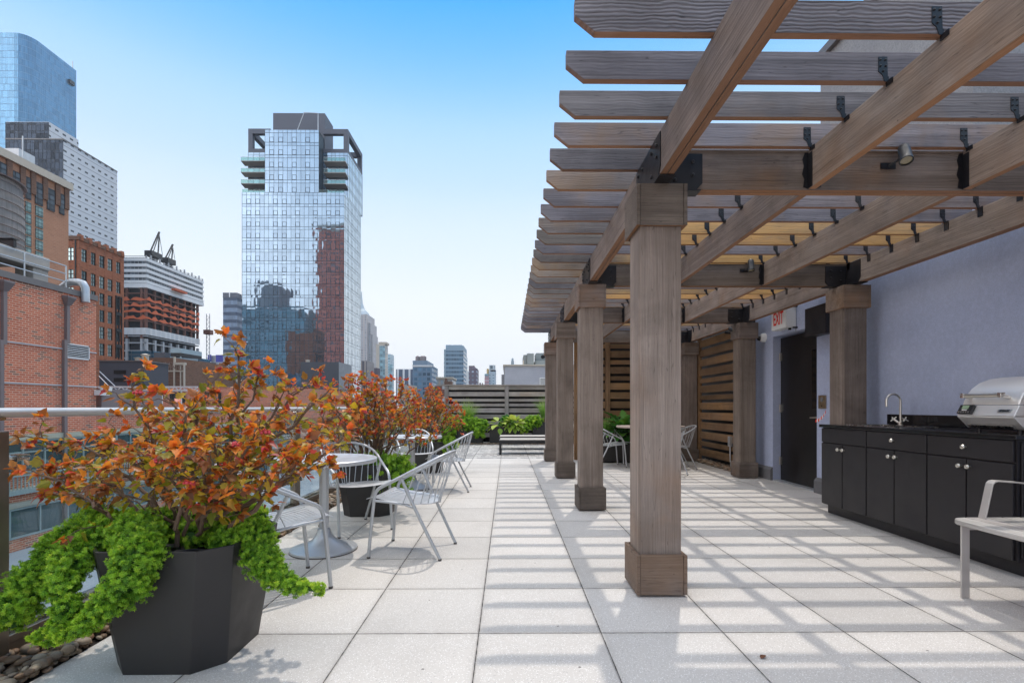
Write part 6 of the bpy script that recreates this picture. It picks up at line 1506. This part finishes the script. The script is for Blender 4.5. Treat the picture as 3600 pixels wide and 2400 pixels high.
sky_t('teal_sliver_tower', 'thin teal tower with a white band right behind the steel blue one', 1630.5, 1640, 540, 1254, M['tealgrid'], depth=14, extra=((1629.6, 1639, 1278, 1292, M['sign_white'], 'white_band'),))[0]['label'] = 'thin teal tower showing a sliver behind the steel blue office tower'
sky_t('white_slab', 'plain white slab building beside the purple brick tower', 1639.6, 1648, 480, 1305, plain('white_slab_wall', (.66, .68, .68), .8, 0, .04, .1), depth=14, cat='building')
t, x0, x1, y0, y1, z1 = sky_t('purple_brick_tower', 'purple brown brick tower with a notched top', 1647.8, 1677, 420, 1294, G('purple_grid', (.17, .135, .165), (.30, .36, .45), 3.6, 3.5, .42, .42, .2, .3, .6), depth=25)
box_part(t, 'upper_block', plain('purple_brick', (.17, .13, .16), .8, 0, .1, .1), x0, xat(1667, 420), y0 + .2, y1, z1, zat(1285, 420)); box_part(t, 'roof_bulkhead', M['brick_old'], xat(1662, 420), xat(1666, 420), y0 + 4, y0 + 8, zat(1285, 420), zat(1283, 420))
t, x0, x1, y0, y1, z1 = sky_t('pink_glass_tower', 'pink and pale blue pair of joined towers before the pale neighbour', 1703.7, 1719, 640, 1322, G('pink_grid', (.50, .24, .25), (.42, .36, .40), 60, 3.6, .98, .45, .1, .3, .2), depth=20)
for (a, b, v, nm, mm) in ((1704, 1717, 1314, 'blue_cap', M['tealgrid']), (1719, 1743, 1306, 'blue_wing', G('pale_wing', (.40, .48, .54), (.26, .36, .44), 5, 3.6, .5, .5)), (1724, 1743, 1300, 'dark_storey', plain('navy_storey', (.06, .085, .16), .5)), (1720, 1741, 1283, 'steel_top', G('frame_top', (.50, .55, .58), (.10, .14, .18), 6, 7, .55, .6)), (1711, 1718, 1296, 'gold_cap', plain('gold_roof', (.55, .36, .12), .5, 0, .1, .1))): box_part(t, nm, mm, xat(a, 645), xat(b, 645), 642 + (0 if v > 1303 else 2), 660, GZ if v > 1303 else zat(1318, 645), zat(v, 645))
MB().loft([[(xat(1802, 800) + q * w, 805 + p * w, zz) for q, p in ((-1, -1), (1, -1), (1, 1), (-1, 1))] for w, zz in ((2.4, GZ), (2.4, zat(1268, 800)), (1.7, zat(1268, 800) + .2), (1.7, zat(1260, 800)), (.2, zat(1256, 800)))]).build('walls', plain('blue_stone', (.30, .36, .40), .8, 0, .1, .1), thing('distant_spire_tower', 'tiny distant tower peeking over the pale neighbour roof', 'tower', (xat(1802, 800), 805, GZ)))
M['midbeige'] = G('beige_low_grid', (.45, .41, .36), (.22, .27, .31), 1.9, 3.2, .55, .5, .2, .25, .5)
t, x0, x1, y0, y1, z1 = sky_t('beige_apartment_house', 'low beige apartment house with ornate top under the steel blue tower', 1535, 1590, 200, 1331, M['midbeige'], depth=15, cat='building'); box_part(t, 'cornice', M['lintel'], x0 - .3, x1 + .3, y0 - .3, y1, z1, z1 + .7)
MB().box(xat(1563, 195), xat(1569, 195), 196, 198, zat(1350, 195), zat(1329, 195)).build('chimney', M['brick_old'], t); box_part(t, 'brick_bulkhead', M['brick_old'], xat(1562, 195), xat(1588, 195), 195, 199, GZ, zat(1340, 195))
sky_t('brown_brick_house', 'brown brick apartment house just left of the wood fence', 1505, 1566, 120, 1356, G('brown_house', (.18, .095, .075), (.42, .44, .45), 2.8, 2.9, .34, .42, .1, .3, .5), depth=12, cat='building')[0]['label'] = 'brown brick apartment house just over the end of the wood fence'
t, x0, x1, y0, y1, z1 = sky_t('stone_office_block', 'grey purple stone office block with punched windows beside the skyscraper', 1290, 1327, 300, 1318, G('stone_office', (.24, .21, .22), (.12, .13, .16), 2.6, 3.8, .55, .5, .2, .3, .4), depth=20, cat='building')
box_part(t, 'dark_bulkhead', plain('purple_dark', (.10, .08, .10), .8), xat(1310, 305), xat(1326, 305), 305, 312, z1, zat(1293, 305)); box_part(t, 'white_bulkhead', M['stucco_light'], xat(1291, 305), xat(1310, 305), 304, 312, z1, zat(1300, 305))
sky_t('tan_striped_block', 'tan office slab with vertical ribs at the foot of the skyscraper', 1268, 1290, 260, 1268, G('tan_ribs', (.36, .32, .30), (.10, .10, .12), 2.1, 200, .5, .99, .1, .3, .1), depth=14, cat='building')
sky_t('tiny_white_house', 'small pale house roof between the red shrubs and skyline', 1400, 1442, 160, 1352, M['midbeige'], depth=12, cat='building')
for (u, w, v, Y, nm) in ((1688, 3, 1347, 300, 'tower_tank'), (1696, 3, 1349, 310, 'roof_tank')): 
    x = xat(u, Y); z = zat(v, Y); t = thing('roof_tank', 'tiny dark roof water tank left of the pink tower' if u < 1690 else 'tiny roof water tank nearer the pink tower', 'water tank', (x, Y, z)); t['label'] = 'tiny dark roof tank nearer the purple brick tower' if u < 1690 else 'tiny dark roof tank nearer the pink tower'
    MB().lathe([(.55, -6), (.55, 0), (.02, .8)], (x, Y, z), 10).build('drum', M['downspout'], t)
for u0, u1, v, Y, lab in ((1655, 1672, 1352, 180, 'low brown roof bulkhead over the middle of the fence'), (1246, 1330, 1392, 130, 'tan low building mass behind the second red shrub'), (560, 1240, 1400, 70, 'long grey low roof below the skyscraper')): block('low_building', lab, 'building', u0, u1, Y, v, M['brick_old'] if Y == 180 else M['midbeige'] if Y == 130 else M['slate2'], depth=14)

# ------------------------------------------------------------------ neighbour roof beyond the fence
nb = thing('pale_neighbour_building', 'pale grey stucco neighbour building beyond the wood fence', 'building', (3, 26, GZ))
xn0 = xat(1773.5, 21); zn = zat(1286, 21)
box_part(nb, 'wall', M['stucco_light'], xn0, 7.5, 21, 33, GZ, zn); box_part(nb, 'coping', M['lintel'], xn0 - .06, 7.6, 20.93, 33, zn, zn + .06); box_part(nb, 'side_block', M['stucco_grey'], xat(1763, 22), xn0, 22, 30, GZ, zat(1316, 22))
va, vb = xat(1897, 21), xat(1990, 21); v1, v0 = zat(1327, 21), zat(1353.5, 21); vt = MB().box(va, vb, 20.95, 21, v0, v0 + .04).box(va, vb, 20.95, 21, v1 - .04, v1).box(va, va + .03, 20.95, 21, v0 + .04, v1 - .04).build('vent_frame', M['white_plastic'], nb)
lv = MB()
for k in range(7): z = v0 + .05 + (v1 - v0 - .1) * k / 7; lv.prism([(20.995, z + .014), (20.955, z), (20.955, z + .012), (20.995, z + .026)], 'x', va + .03, vb)
lv.m = lv.m; vt2 = MB(); vt2.v = [(p[0], p[1], p[2]) for p in lv.v]; vt2.f = lv.f; vt2.m = lv.m; vt2.build('louvre', M['white_plastic'], vt); box_part(vt, 'shadow_gap', M['dark_gap'], va + .03, vb, 20.985, 20.997, v0 + .04, v1 - .04)
M['hvac'] = plain('grey_green_hvac', (.27, .30, .30), .55, .2, .12, 1.2)
h1 = thing('rooftop_air_handler', 'grey green rooftop air handler box on the pale neighbour roof', 'air handler', (xat(1860, 23), 24, zn))
box_part(h1, 'cabinet', M['hvac'], xat(1853, 23), xat(1877, 23), 23, 25, zat(1280, 23), zat(1241, 23), .02); box_part(h1, 'hood', M['hvac'], xat(1841, 23), xat(1853, 23), 23.3, 24.8, zat(1279, 23), zat(1244, 23), .02)
h2 = thing('rooftop_condenser', 'rooftop condenser with two round fan openings on the pale neighbour', 'condenser', (xat(1905, 23), 24, zn))
box_part(h2, 'cabinet', M['hvac'], xat(1880, 23.4), xat(1960, 23.4), 23.4, 25.4, zn, zat(1268, 23.4), .02); box_part(h2, 'fan_housing', M['hvac'], xat(1884, 24), xat(1960, 24), 24, 25.3, zat(1268, 24), zat(1240, 24), .02)
for u in (1908, 1921): MB().lathe([(.001, -.03), (.09, -.03), (.09, 0)], (xat(u, 24), 24, zat(1254, 24)), 18, 0, 'y').build('fan_opening', M['dark_gap'], h2)
roof_fan(1840, 23, 1266, 1282, .035, 'thin pale vent pipe on the pale neighbour roof')

# ------------------------------------------------------------------ summer haze over the city
hm = bpy.data.materials.new('summer_haze'); hm.use_nodes = True; hm.node_tree.nodes.clear()
pv = hm.node_tree.nodes.new('ShaderNodeVolumePrincipled'); ho = hm.node_tree.nodes.new('ShaderNodeOutputMaterial'); hm.node_tree.links.new(pv.outputs[0], ho.inputs['Volume'])
pv.inputs['Color'].default_value = (.82, .90, 1.0, 1); pv.inputs['Density'].default_value = .00016; pv.inputs['Anisotropy'].default_value = .3
tag(MB().box(-2600, 2600, -450, 3600, GZ - 2, 320).build('haze', hm), 'thin summer haze over the city', 'haze', kind='stuff')
